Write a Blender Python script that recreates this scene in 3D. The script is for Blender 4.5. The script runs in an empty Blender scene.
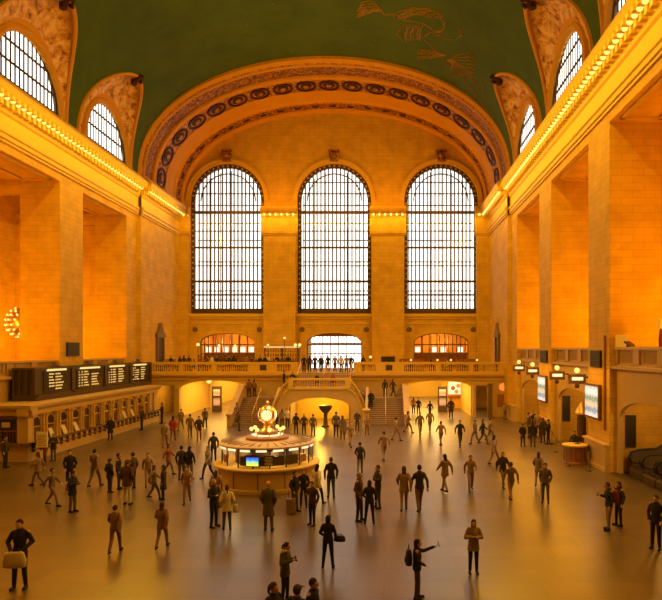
import bpy, bmesh, math, random
from mathutils import Vector, Matrix, Euler
from mathutils.geometry import tessellate_polygon
random.seed(7)
PI = math.pi
SC = bpy.context.scene
COL = SC.collection

# ---------------------------------------------------------------- measurements
AX = -5.7                 # hall axis
HW = 17.85                # half width
XL, XR = AX - HW, AX + HW
CAMZ = 6.6
F = 620.0
YE = 71.0                 # end wall
YB = 61.0                 # balcony front
BAYS = [52.6, 40.95, 29.3, 17.65, 6.0]
BH = 4.1                  # half width of a bay opening
ZO = 18.9                 # opening head
ZS = 23.3                 # vault springing
VB = 11.4                 # vault rise
Y0 = -8.0

def gx(px, d): return (px - 384.0) / F * d
def gz(py, d): return CAMZ + (350.0 - py) / F * d
def floor_d(py): return CAMZ * F / (py - 350.0)

# ---------------------------------------------------------------- materials
def nt(m):
    m.use_nodes = True
    return m.node_tree.nodes, m.node_tree.links
def new_mat(name):
    m = bpy.data.materials.new(name)
    n, l = nt(m)
    n.clear()
    out = n.new('ShaderNodeOutputMaterial'); b = n.new('ShaderNodeBsdfPrincipled')
    l.new(b.outputs[0], out.inputs[0])
    return m, n, l, b
def simple(name, col, rough=0.6, metal=0.0, var=0.12, scale=6.0, bump=0.0, spec=0.5):
    m, n, l, b = new_mat(name)
    tc = n.new('ShaderNodeTexCoord'); no = n.new('ShaderNodeTexNoise')
    no.inputs['Scale'].default_value = scale; no.inputs['Detail'].default_value = 3
    l.new(tc.outputs['Object'], no.inputs['Vector'])
    mx = n.new('ShaderNodeMixRGB')
    mx.inputs[1].default_value = (*[c * (1 - var) for c in col], 1)
    mx.inputs[2].default_value = (*[min(1, c * (1 + var)) for c in col], 1)
    l.new(no.outputs['Fac'], mx.inputs[0]); l.new(mx.outputs[0], b.inputs['Base Color'])
    b.inputs['Roughness'].default_value = rough; b.inputs['Metallic'].default_value = metal
    b.inputs['Specular IOR Level'].default_value = spec
    if bump:
        bp = n.new('ShaderNodeBump'); bp.inputs['Strength'].default_value = bump
        bp.inputs['Distance'].default_value = 0.02
        l.new(no.outputs['Fac'], bp.inputs['Height']); l.new(bp.outputs[0], b.inputs['Normal'])
    return m
def emit(name, col, strength, base=None):
    m, n, l, b = new_mat(name)
    b.inputs['Base Color'].default_value = (*(base or [c * .1 for c in col]), 1)
    b.inputs['Emission Color'].default_value = (*col, 1)
    b.inputs['Emission Strength'].default_value = strength
    return m
def blocks(name, c1, c2, mortar, bw=1.15, bh=0.46, rough=0.75, ms=0.02, floor=False, bump=0.35, offset=0.5):
    m, n, l, b = new_mat(name)
    tc = n.new('ShaderNodeTexCoord'); sp = n.new('ShaderNodeSeparateXYZ')
    l.new(tc.outputs['Object'], sp.inputs[0])
    cb = n.new('ShaderNodeCombineXYZ')
    if floor:
        l.new(sp.outputs[0], cb.inputs[0]); l.new(sp.outputs[1], cb.inputs[1])
    else:
        ad = n.new('ShaderNodeMath'); ad.operation = 'ADD'
        l.new(sp.outputs[0], ad.inputs[0]); l.new(sp.outputs[1], ad.inputs[1])
        l.new(ad.outputs[0], cb.inputs[0]); l.new(sp.outputs[2], cb.inputs[1])
    br = n.new('ShaderNodeTexBrick')
    br.inputs['Scale'].default_value = 1.0
    br.inputs['Brick Width'].default_value = bw; br.inputs['Row Height'].default_value = bh
    br.inputs['Mortar Size'].default_value = ms; br.inputs['Mortar Smooth'].default_value = 0.3
    br.inputs['Color1'].default_value = (*c1, 1); br.inputs['Color2'].default_value = (*c2, 1)
    br.inputs['Mortar'].default_value = (*mortar, 1); br.offset = offset
    l.new(cb.outputs[0], br.inputs['Vector'])
    no = n.new('ShaderNodeTexNoise'); no.inputs['Scale'].default_value = 0.9; no.inputs['Detail'].default_value = 5
    l.new(tc.outputs['Object'], no.inputs['Vector'])
    mx = n.new('ShaderNodeMixRGB'); mx.blend_type = 'MULTIPLY'; mx.inputs[0].default_value = 0.45
    cr = n.new('ShaderNodeValToRGB'); cr.color_ramp.elements[0].position = 0.3; cr.color_ramp.elements[1].position = 0.7
    cr.color_ramp.elements[0].color = (.6, .6, .6, 1); cr.color_ramp.elements[1].color = (1.15, 1.15, 1.15, 1)
    l.new(no.outputs['Fac'], cr.inputs[0])
    l.new(br.outputs['Color'], mx.inputs[1]); l.new(cr.outputs[0], mx.inputs[2])
    l.new(mx.outputs[0], b.inputs['Base Color'])
    b.inputs['Roughness'].default_value = rough
    if bump:
        bp = n.new('ShaderNodeBump'); bp.inputs['Strength'].default_value = bump; bp.inputs['Distance'].default_value = 0.02
        bp.invert = True
        l.new(br.outputs['Fac'], bp.inputs['Height']); l.new(bp.outputs[0], b.inputs['Normal'])
    return m
def ornate(name, c_lo, c_mid, c_hi, scale=2.2, rough=0.6, bump=0.5, lo=.36, hi=.62):
    """painted / carved ornament: swirling relief"""
    m, n, l, b = new_mat(name)
    tc = n.new('ShaderNodeTexCoord')
    wn = n.new('ShaderNodeTexNoise'); wn.inputs['Scale'].default_value = scale * .5; wn.inputs['Detail'].default_value = 2
    l.new(tc.outputs['Object'], wn.inputs['Vector'])
    av = n.new('ShaderNodeVectorMath'); av.operation = 'MULTIPLY_ADD'
    av.inputs[1].default_value = (1.6, 1.6, 1.6)
    l.new(wn.outputs['Color'], av.inputs[0]); l.new(tc.outputs['Object'], av.inputs[2])
    no = n.new('ShaderNodeTexNoise'); no.inputs['Scale'].default_value = scale; no.inputs['Detail'].default_value = 4
    no.inputs['Roughness'].default_value = 0.65
    l.new(av.outputs[0], no.inputs['Vector'])
    cr = n.new('ShaderNodeValToRGB')
    e = cr.color_ramp.elements
    e[0].position = lo; e[0].color = (*c_lo, 1); e[1].position = hi; e[1].color = (*c_hi, 1)
    k = e.new((lo + hi) / 2 - .03); k.color = (*c_mid, 1)
    l.new(no.outputs['Fac'], cr.inputs[0]); l.new(cr.outputs[0], b.inputs['Base Color'])
    b.inputs['Roughness'].default_value = rough
    bp = n.new('ShaderNodeBump'); bp.inputs['Strength'].default_value = bump; bp.inputs['Distance'].default_value = 0.1
    l.new(no.outputs['Fac'], bp.inputs['Height']); l.new(bp.outputs[0], b.inputs['Normal'])
    return m

M = {}
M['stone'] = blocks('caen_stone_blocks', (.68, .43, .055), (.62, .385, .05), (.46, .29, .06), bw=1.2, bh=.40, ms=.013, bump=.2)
M['stone_plain'] = simple('smooth_limestone', (.64, .43, .075), .65, var=.08, scale=1.5, bump=.1)
M['stone_low'] = simple('lower_marble', (.52, .36, .15), .45, var=.12, scale=1.2, bump=.1)
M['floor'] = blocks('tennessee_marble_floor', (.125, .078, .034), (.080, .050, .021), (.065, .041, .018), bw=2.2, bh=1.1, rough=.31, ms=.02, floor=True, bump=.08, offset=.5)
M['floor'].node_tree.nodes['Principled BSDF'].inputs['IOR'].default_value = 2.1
M['green'] = ornate('green_painted_vault', (.038, .092, .0005), (.046, .104, .0005), (.056, .118, .001), scale=.35, rough=.8, bump=.0)
M['gold_line'] = simple('gold_leaf_line', (.30, .18, .025), .5, var=.2)
M['orange_plaster'] = simple('warm_plaster', (.66, .34, .025), .7, var=.1, scale=.8)
M['ornament'] = ornate('carved_ornament', (.12, .035, .008), (.34, .14, .03), (.72, .40, .10), scale=2.6)
M['web_paint'] = ornate('painted_lunette_web', (.16, .05, .01), (.56, .27, .06), (.85, .60, .26), scale=1.7, bump=.7, lo=.34, hi=.6)
M['foliage'] = ornate('dark_foliage_band', (.08, .022, .008), (.24, .09, .02), (.62, .32, .08), scale=3.0, lo=.38, hi=.66)
M['medallion'] = simple('dark_maroon_medallion', (.055, .012, .008), .6, var=.3, scale=8)
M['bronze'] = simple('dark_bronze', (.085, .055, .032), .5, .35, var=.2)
M['bronze_brown'] = simple('brown_bronze', (.16, .095, .05), .5, .2, var=.2)  # lighter, browner bronze in one even tone
M['black'] = simple('black_metal', (.02, .016, .013), .5, .1)
M['dark'] = simple('dark_brown_paint', (.05, .032, .02), .55)
M['gold'] = simple('polished_brass', (.95, .62, .18), .28, .9, var=.08)
M['bulb'] = emit('warm_bulb', (1, .60, .12), 1.7)
M['globe'] = emit('warm_globe', (1, .62, .16), 1.5)
M['warm_panel'] = emit('warm_light_panel', (1, .80, .42), 1.15)
M['wood'] = simple('polished_wood', (.30, .12, .04), .35, var=.25, scale=3)
M['step'] = simple('stair_marble', (.33, .225, .15), .5, var=.1)
M['glass_dark'] = simple('dark_ticket_window', (.035, .02, .012), .15, var=.3)
M['white_paper'] = simple('white_paper', (.75, .68, .55), .8, var=.04)

M['steel'] = simple('brushed_steel', (.35, .28, .22), .3, .7)
M['maroon'] = simple('maroon_paint', (.10, .012, .01), .5)
M['board_green'] = simple('dark_olive_casing', (.055, .045, .02), .5)
M['bronze_stud'] = simple('pale_stud', (.45, .36, .26), .5, var=.1)
def glass_mat():
    m = bpy.data.materials.new('frosted_window_glass'); n, l = nt(m); n.clear()
    out = n.new('ShaderNodeOutputMaterial'); tr = n.new('ShaderNodeBsdfTransparent'); gl = n.new('ShaderNodeBsdfGlossy')
    tr.inputs[0].default_value = (.97, .97, .96, 1); gl.inputs['Roughness'].default_value = .15; gl.inputs[0].default_value = (.8, .8, .8, 1)
    mx = n.new('ShaderNodeMixShader'); mx.inputs[0].default_value = .05
    l.new(tr.outputs[0], mx.inputs[1]); l.new(gl.outputs[0], mx.inputs[2]); l.new(mx.outputs[0], out.inputs[0])
    return m
M['window_glass'] = glass_mat()

# ---------------------------------------------------------------- mesh collector
class B:
    def __init__(s): s.v = []; s.f = []; s.mi = []; s.m = 0
    def add(s, verts, faces):
        o = len(s.v); s.v += [tuple(v) for v in verts]
        s.f += [tuple(i + o for i in f) for f in faces]; s.mi += [s.m] * len(faces)
        return s
    def box(s, x0, x1, y0, y1, z0, z1):
        if x0 > x1: x0, x1 = x1, x0
        if y0 > y1: y0, y1 = y1, y0
        v = [(x, y, z) for z in (z0, z1) for y in (y0, y1) for x in (x0, x1)]
        return s.add(v, [(0, 2, 3, 1), (4, 5, 7, 6), (0, 1, 5, 4), (2, 6, 7, 3), (0, 4, 6, 2), (1, 3, 7, 5)])
    def obox(s, c, size, rz=0.0, rx=0.0):
        R = Euler((rx, 0, rz)).to_matrix(); c = Vector(c)
        h = [k / 2 for k in size]
        v = [c + R @ Vector((x, y, z)) for z in (-h[2], h[2]) for y in (-h[1], h[1]) for x in (-h[0], h[0])]
        return s.add(v, [(0, 2, 3, 1), (4, 5, 7, 6), (0, 1, 5, 4), (2, 6, 7, 3), (0, 4, 6, 2), (1, 3, 7, 5)])
    def grid(s, P, closeu=False, closev=False):
        """P[i][j] points"""
        nu, nv = len(P), len(P[0]); o = [p for r in P for p in r]; f = []
        for i in range(nu if closeu else nu - 1):
            for j in range(nv if closev else nv - 1):
                a, b_ = i, (i + 1) % nu; c, d = j, (j + 1) % nv
                f.append((a * nv + c, b_ * nv + c, b_ * nv + d, a * nv + d))
        return s.add(o, f)
    def lathe(s, prof, c=(0, 0, 0), n=16, axis='z', cap=True):
        c = Vector(c); P = []
        for r, h in prof:
            row = []
            for k in range(n):
                a = 2 * PI * k / n
                if axis == 'z': p = Vector((r * math.cos(a), r * math.sin(a), h))
                elif axis == 'y': p = Vector((r * math.cos(a), h, r * math.sin(a)))
                else: p = Vector((h, r * math.cos(a), r * math.sin(a)))
                row.append(c + p)
            P.append(row)
        o = len(s.v); s.grid(P, closev=True)
        if cap:
            if prof[0][0] > 1e-4: s.f.append(tuple(o + k for k in range(n))); s.mi.append(s.m)
            if prof[-1][0] > 1e-4: s.f.append(tuple(o + (len(prof) - 1) * n + k for k in range(n))); s.mi.append(s.m)
        return s
    def tube(s, pts, r, n=8, cap=True):
        pts = [Vector(p) for p in pts]; P = []
        rr = r if isinstance(r, (list, tuple)) else [r] * len(pts)
        ref = None
        for i, p in enumerate(pts):
            t = (pts[min(i + 1, len(pts) - 1)] - pts[max(i - 1, 0)]).normalized()
            if ref is None:
                ref = Vector((0, 0, 1)) if abs(t.z) < .9 else Vector((1, 0, 0))
            u = t.cross(ref)
            if u.length < 1e-5: u = t.cross(Vector((0, 1, 0)))
            u.normalize(); w = u.cross(t).normalized(); ref = w
            P.append([p + (u * math.cos(2 * PI * k / n) + w * math.sin(2 * PI * k / n)) * rr[i] for k in range(n)])
        o = len(s.v); s.grid(P, closev=True)
        if cap:
            s.f.append(tuple(o + k for k in range(n))); s.mi.append(s.m)
            s.f.append(tuple(o + (len(pts) - 1) * n + k for k in range(n))); s.mi.append(s.m)
        return s
    def ball(s, c, r, n=10, sz=None):
        sz = sz or (1, 1, 1)
        P = []
        for i in range(n // 2 + 1):
            a = PI * i / (n // 2)
            P.append([(c[0] + r * sz[0] * math.sin(a) * math.cos(2 * PI * k / n), c[1] + r * sz[1] * math.sin(a) * math.sin(2 * PI * k / n),
                       c[2] + r * sz[2] * math.cos(a)) for k in range(n)])
        return s.grid(P, closev=True)
    def plate(s, loops, t0, t1, plane='xz'):
        """polygon with holes (2-D loops, first is outer) extruded t0..t1 along the normal axis"""
        def P(p, t):
            if plane == 'xz': return (p[0], t, p[1])
            if plane == 'yz': return (t, p[0], p[1])
            return (p[0], p[1], t)
        tri = tessellate_polygon([[Vector((p[0], p[1], 0)) for p in L] for L in loops])
        flat = [p for L in loops for p in L]; n = len(flat)
        v = [P(p, t0) for p in flat] + [P(p, t1) for p in flat]
        f = [tuple(t) for t in tri] + [tuple(i + n for i in reversed(t)) for t in tri]
        o = 0
        for L in loops:
            k = len(L)
            for i in range(k):
                a, b_ = o + i, o + (i + 1) % k
                f.append((a, b_, b_ + n, a + n))
            o += k
        return s.add(v, f)
    def sweep(s, prof, y0, y1, sx, x0):
        """closed (inward, z) profile extruded along y; inward means towards the hall"""
        a = [(x0 - sx * p[0], y0, p[1]) for p in prof]; b_ = [(x0 - sx * p[0], y1, p[1]) for p in prof]
        n = len(prof)
        f = [(i, (i + 1) % n, (i + 1) % n + n, i + n) for i in range(n)] + [tuple(range(n)), tuple(range(2 * n - 1, n - 1, -1))]
        return s.add(a + b_, f)
    def sweepx(s, prof, x0, x1, yf):
        """(outward towards camera, z) profile extruded along x, face at y=yf"""
        a = [(x0, yf - p[0], p[1]) for p in prof]; b_ = [(x1, yf - p[0], p[1]) for p in prof]
        n = len(prof)
        f = [(i, (i + 1) % n, (i + 1) % n + n, i + n) for i in range(n)] + [tuple(range(n)), tuple(range(2 * n - 1, n - 1, -1))]
        return s.add(a + b_, f)
    def build(s, name, mats, parent=None, smooth=False, loc=(0, 0, 0), rz=0.0, fix=True):
        me = bpy.data.meshes.new(name); me.from_pydata(s.v, [], s.f)
        if not isinstance(mats, (list, tuple)): mats = [mats]
        for m in mats: me.materials.append(M[m] if isinstance(m, str) else m)
        if len(mats) > 1: me.polygons.foreach_set('material_index', s.mi)
        if fix:
            bm = bmesh.new(); bm.from_mesh(me); bmesh.ops.remove_doubles(bm, verts=bm.verts, dist=1e-5)
            bmesh.ops.recalc_face_normals(bm, faces=bm.faces); bm.to_mesh(me); bm.free()
        if smooth:
            me.polygons.foreach_set('use_smooth', [True] * len(me.polygons))
            if smooth != 'all':
                try: me.set_sharp_from_angle(angle=math.radians(35))
                except Exception: pass
        me.update()
        o = bpy.data.objects.new(name, me); COL.objects.link(o)
        o.location = loc; o.rotation_euler.z = rz
        if parent: o.parent = parent
        return o

def tag(o, label=None, cat=None, group=None, kind=None):
    if label: o['label'] = label
    if cat: o['category'] = cat
    if group: o['group'] = group
    if kind: o['kind'] = kind
    return o
def thing(name, label, cat, loc=(0, 0, 0), rz=0.0, group=None):
    o = bpy.data.objects.new(name, None); COL.objects.link(o); o.empty_display_size = .2
    o.location = loc; o.rotation_euler.z = rz
    return tag(o, label, cat, group)
def struct(b, name, mats, parent=None, smooth=False, label=None):
    o = b.build(name, mats, parent, smooth)
    if not parent: o['kind'] = 'structure'
    if label: o['label'] = label
    return o
def dup(root, loc=None, rz=None, label=None, group=None, scale=None):
    def cp(o, par):
        c = o.copy(); COL.objects.link(c)
        if par is not None: c.parent = par; c.matrix_parent_inverse = o.matrix_parent_inverse.copy()
        for ch in list(o.children): cp(ch, c)
        return c
    r = cp(root, None)
    if loc is not None: r.location = loc
    if rz is not None: r.rotation_euler.z = rz
    if label: r['label'] = label
    if group: r['group'] = group
    if scale: r.scale = (scale,) * 3
    return r
def arc(cx, cz, r, a0, a1, n, rz=None):
    rz = rz or r
    return [(cx + r * math.cos(a0 + (a1 - a0) * i / n), cz + rz * math.sin(a0 + (a1 - a0) * i / n)) for i in range(n + 1)]
def light(kind, name, loc, energy, col, size=1.0, size_y=None, rot=(0, 0, 0), spot=None, blend=.5):
    d = bpy.data.lights.new(name, kind); d.energy = energy; d.color = col
    if kind == 'AREA':
        d.shape = 'RECTANGLE' if size_y else 'SQUARE'; d.size = size
        if size_y: d.size_y = size_y
    else:
        d.shadow_soft_size = size
        if kind == 'SPOT': d.spot_size = spot or 1.5; d.spot_blend = blend
    o = bpy.data.objects.new(name, d); COL.objects.link(o); o.location = loc; o.rotation_euler = rot
    return o
# ================================================================ floor
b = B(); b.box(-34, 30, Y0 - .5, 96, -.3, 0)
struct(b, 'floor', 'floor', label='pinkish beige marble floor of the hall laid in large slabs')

# ================================================================ side walls
TH = 2.9
def sn(p): return max(0.0, math.sin(p)) ** .9
def vp(s, ph, a=HW, bb=VB, zs=ZS):
    return (AX + s * a * math.cos(ph), zs + bb * sn(ph))
for s, nm in ((-1, 'left'), (1, 'right')):
    xw = AX + s * HW
    b = B()
    edges = [Y0 - .5]
    for c in sorted(BAYS): edges += [c - BH, c + BH]
    edges += [YE + 1]
    for k in range(0, len(edges), 2):
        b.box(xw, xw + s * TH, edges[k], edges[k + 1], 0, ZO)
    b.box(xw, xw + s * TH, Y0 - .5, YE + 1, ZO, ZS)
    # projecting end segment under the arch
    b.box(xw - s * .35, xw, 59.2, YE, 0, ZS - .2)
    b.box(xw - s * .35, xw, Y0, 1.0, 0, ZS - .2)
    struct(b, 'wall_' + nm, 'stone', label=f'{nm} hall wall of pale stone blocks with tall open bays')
    # soffit panels under the heads: recessed frames
    b = B()
    for c in BAYS:
        b.box(xw + s * .35, xw + s * 2.5, c - 3.5, c - 3.3, ZO - .12, ZO)
        b.box(xw + s * .35, xw + s * 2.5, c + 3.3, c + 3.5, ZO - .12, ZO)
        b.box(xw + s * .35, xw + s * .55, c - 3.5, c + 3.5, ZO - .12, ZO)
        b.box(xw + s * 2.3, xw + s * 2.5, c - 3.5, c + 3.5, ZO - .12, ZO)
    struct(b, 'trim_' + ('1' if s < 0 else '2'), 'stone_plain')
    # gallery walls behind the openings
    b = B()
    xb = xw + s * 10.0
    b.box(xb, xb + s * .4, Y0 - .5, 60, 0, 21)
    b.box(xw + s * TH, xb, 57.0, 57.6, 0, 21)
    b.box(xw + s * TH, xb, Y0 - .9, Y0 - .5, 0, 21)
    b.box(xw + s * TH, xb + s * .4, Y0 - .5, 60, 21, 21.4)
    for yy in (33.5, 45.15, 56.8):
        b.box(xw + s * (TH + .0), xb, yy - .1, yy + .6, 18.0, 18.5)
        b.box(xw + s * (TH + .0), xb, yy - .2, yy + .8, 18.5, 19.0)
    for c in (23.5, 35.1, 46.8, 58.0):
        b.box(xb - s * .5, xb, c - 1.6, c + 1.6, 0, 18)
    struct(b, 'wall_gallery_' + nm, 'stone', label=f'stone gallery wall seen behind the {nm} bays')
    # entablature, cornice
    prof = [(-.2, 19.45), (.10, 19.45), (.10, 19.62), (.18, 19.66), (.18, 19.92), (.26, 20.0), (.26, 20.2), (.06, 20.3), (.06, 21.15),
            (.20, 21.25), (.30, 21.5), (.32, 21.9), (.62, 22.0), (1.0, 22.25), (1.05, 22.6), (.85, 22.75), (.70, 22.95), (.35, 23.15), (.30, ZS), (-.2, ZS)]
    b = B()
    b.sweep(prof, 1.0, 59.2, s, xw)
    b.sweep(prof, 59.2, YE, s, xw - s * .35)
    b.sweep(prof, Y0, 1.0, s, xw - s * .35)
    # brackets between the bulbs
    y = 1.3
    while y < 58.6:
        b.box(xw - s * .25, xw - s * .98, y - .15, y + .15, 21.85, 22.12); b.box(xw - s * .25, xw - s * .6, y - .15, y + .15, 21.45, 21.9); y += .58
    y = 59.5
    while y < 70.6:
        b.box(xw - s * .6, xw - s * 1.33, y - .15, y + .15, 21.85, 22.12); b.box(xw - s * .6, xw - s * .95, y - .15, y + .15, 21.45, 21.9); y += .58
    struct(b, 'trim_' + ('3' if s < 0 else '4'), 'stone_plain', label=f'projecting moulded stone cornice along the top of the {nm} wall')
    # back-of-opening side parapets and low passage walls
    b = B()
    ztop = 6.75 if s > 0 else 5.9
    for c in BAYS:
        y0, y1 = c - BH, c + BH
        # parapet with recessed panels, arch below
        arch = [(y0 + .5, 0)] + [(c + (BH - .4) * math.cos(t), 3.05 + 1.0 * math.sin(t)) for t in [PI - PI * i / 16 for i in range(17)]] + [(y1 - .5, 0)]
        arch[0] = (c - (BH - .4), 0); arch[-1] = (c + (BH - .4), 0)
        out = [(y0, 0), arch[0]] + arch[1:-1] + [arch[-1], (y1, 0), (y1, ztop - 1.05), (y0, ztop - 1.05)]
        b.plate([out if s > 0 else [(y0, 0), (y1, 0), (y1, ztop - 1.05), (y0, ztop - 1.05)]], xw + s * .38, xw + s * .6, 'yz')
        b.box(xw + s * .05, xw + s * 1.0, y0, y1, ztop - 1.15, ztop - 1.0)
        b.box(xw + s * .3, xw + s * .95, y0, y1, ztop - 1.05, ztop - .9)
        for q in range(4):
            ya = y0 + q * (y1 - y0) / 3
            b.box(xw + s * .3, xw + s * .75, max(y0, ya - .35), min(y1, ya + .35), ztop - .95, ztop - .1)
        b.box(xw + s * .42, xw + s * .62, y0, y1, ztop - .9, ztop - .12)
        b.box(xw + s * .22, xw + s * .82, y0, y1, ztop - .14, ztop)
        for q in range(3):     # small colonnette ribs in each panel
            ya = y0 + (q + .5) * (y1 - y0) / 3
            for k in range(-5, 6):
                b.box(xw + s * .38, xw + s * .5, ya + k * .15 - .035, ya + k * .15 + .035, ztop - .8, ztop - .2)
        b.box(xw + s * 1.05, xw + s * 9.9, y0 - .1, y1 + .1, ztop - 1.15, ztop - .95)   # gallery floor
        # passage side walls
        b.box(xw + s * TH, xw + s * 9.9, y1, y1 + .4, 0, ztop - 1.15)
        b.box(xw + s * TH, xw + s * 9.9, y0 - .4, y0, 0, ztop - 1.15)
    struct(b, 'trim_' + ('5' if s < 0 else '6'), 'stone_low', label=f'stone parapets and low arches filling the foot of the {nm} bays')

# wall behind the camera
b = B(); b.plate([[(XL - 1, 0), (XR + 1, 0), (XR + 1, ZS)] + [vp(1, PI * i / 40, HW + .3, VB + .3) for i in range(1, 40)] + [(XL - 1, ZS)]], Y0 - .5, Y0)
struct(b, 'wall_back', 'stone')

# ================================================================ vault
PHT = math.radians(32); RG = 4.95
def hw(ph):
    th = math.asin(max(0, min(1, ph / PHT))); return RG * math.cos(th) ** 1.15
b = B()
yv0, yv1 = Y0, 59.25
n = 40
P = []
for i in range(n + 1):                       # crown, between the two tips
    ph = PHT + (PI - 2 * PHT) * i / n
    x, z = AX + HW * math.cos(ph), ZS + VB * sn(ph)
    P.append([(x, yv0 + (yv1 - yv0) * j / 8, z) for j in range(9)])
b.grid(P)
bs = sorted(BAYS)
for s in (-1, 1):
    segs = [(None, bs[0])] + [(bs[k], bs[k + 1]) for k in range(len(bs) - 1)] + [(bs[-1], None)]
    for a, c in segs:
        P = []
        for i in range(25):
            ph = PHT * math.sin(PI / 2 * i / 24); x, z = vp(s, ph)
            ya = yv0 if a is None else a + hw(ph); yb = yv1 if c is None else c - hw(ph)
            P.append([(x, ya + (yb - ya) * j / 4, z) for j in range(5)])
        b.grid(P)
o = struct(b, 'ceiling', 'green', smooth='all', label='green painted barrel vault ceiling')
# outer shell that keeps daylight out
b = B(); P = []
for i in range(41):
    ph = PI * i / 40; x, z = AX + (HW + 1.2) * math.cos(ph), ZS + .5 + (VB + 1.2) * math.sin(ph)
    P.append([(x, Y0 - 1, z), (x, YE + .4, z)])
# (only the strip above the web tips, side windows stay open to the sky)
P = P[9:32]


# gold constellation drawing on the vault: line figures laid on the surface
def on_vault(u, y, lift=.03):
    """u = signed x from axis"""
    return (AX + u, y, ZS + (VB - lift) * max(0, 1 - (u / (HW - lift)) ** 2) ** .45)
def px_vault(px, py):
    lo, hi = 8.0, 90.0                       # ray / vault crossing by bisection
    for _ in range(50):
        d = (lo + hi) / 2; x, z = gx(px, d), gz(py, d)
        ins = ((x - AX) / HW) ** 2 + (max(0, z - ZS) / VB) ** (2 / .9)
        if z < ZS or ins < 1: lo = d
        else: hi = d
    return gx(px, lo) - AX, lo
figs = []
def stroke(pts): figs.append(pts)
R_ = random.Random(11)
# body of a creature with limbs, then a second figure, in sky coordinates found once
def blobline(cx, cy, rx, ry, a0, a1, n=9, j=.12):
    return [(cx + rx * math.cos(a0 + (a1 - a0) * i / n) * (1 + R_.uniform(-j, j)), cy + ry * math.sin(a0 + (a1 - a0) * i / n) * (1 + R_.uniform(-j, j))) for i in range(n + 1)]
for k in range(5): stroke(blobline(418, 18, 24 - 3 * k, 10 - 1.5 * k, PI, 2 * PI))
stroke(blobline(436, 24, 8, 8, -PI / 2, PI / 2)); stroke([(442, 30), (436, 32), (430, 28), (420, 22), (405, 20), (396, 14), (385, 14)])
for k in range(7): stroke([(404 + 3 * k, 25), (400 + 3.2 * k + R_.uniform(-3, 3), 33), (402 + 3 * k, 40)])
for k in range(6): stroke([(385 - k, 14 - k), (372 - 2 * k, 8 + 3 * k - 8), (362 - k, 2 + 3 * k), (358 + 2 * k, 10)])
stroke([(418, 33), (430, 45), (440, 55), (452, 68)]); stroke([(424, 36), (432, 32), (446, 38), (455, 40), (462, 34), (458, 28)])
for k in range(5): stroke([(418, 49 + 2.4 * k), (428, 50 + 2 * k), (438, 52 + k), (446, 55)])
for k in range(8): stroke([(448, 60), (458 + k * 1.5, 54 + k * 3), (470 + k, 52 + 4.2 * k), (476 - k, 58 + 3 * k)])
stroke([(460, 72), (468, 84), (478, 96), (488, 112)]); stroke([(474, 80), (478, 88), (482, 92), (483, 84), (480, 80)])
for k in range(4): stroke([(452, 62), (450 + 4 * k, 72), (456 + 4 * k, 76)])
b = B()
for f_ in figs:
    pts = []
    for i in range(len(f_) - 1):
        for t in (0, .33, .66):
            pts.append((f_[i][0] + (f_[i + 1][0] - f_[i][0]) * t, f_[i][1] + (f_[i + 1][1] - f_[i][1]) * t))
    pts.append(f_[-1])
    b.tube([on_vault(*px_vault(p[0] + R_.uniform(-.5, .5), p[1] + R_.uniform(-.5, .5))) for p in pts], .032, 5)
    b.tube([on_vault(*px_vault(p[0] + R_.uniform(-1.6, 1.6), p[1] + R_.uniform(-1.6, 1.6))) for p in pts], .022, 4)
for k in range(60):
    u, y = R_.uniform(-12, 14), R_.uniform(20, 58)
    b.ball(on_vault(u, y), R_.choice((.05, .05, .08)), 6)
struct(b, 'trim_7', 'gold_line', label='gold constellation figures drawn on the green vault')

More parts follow.
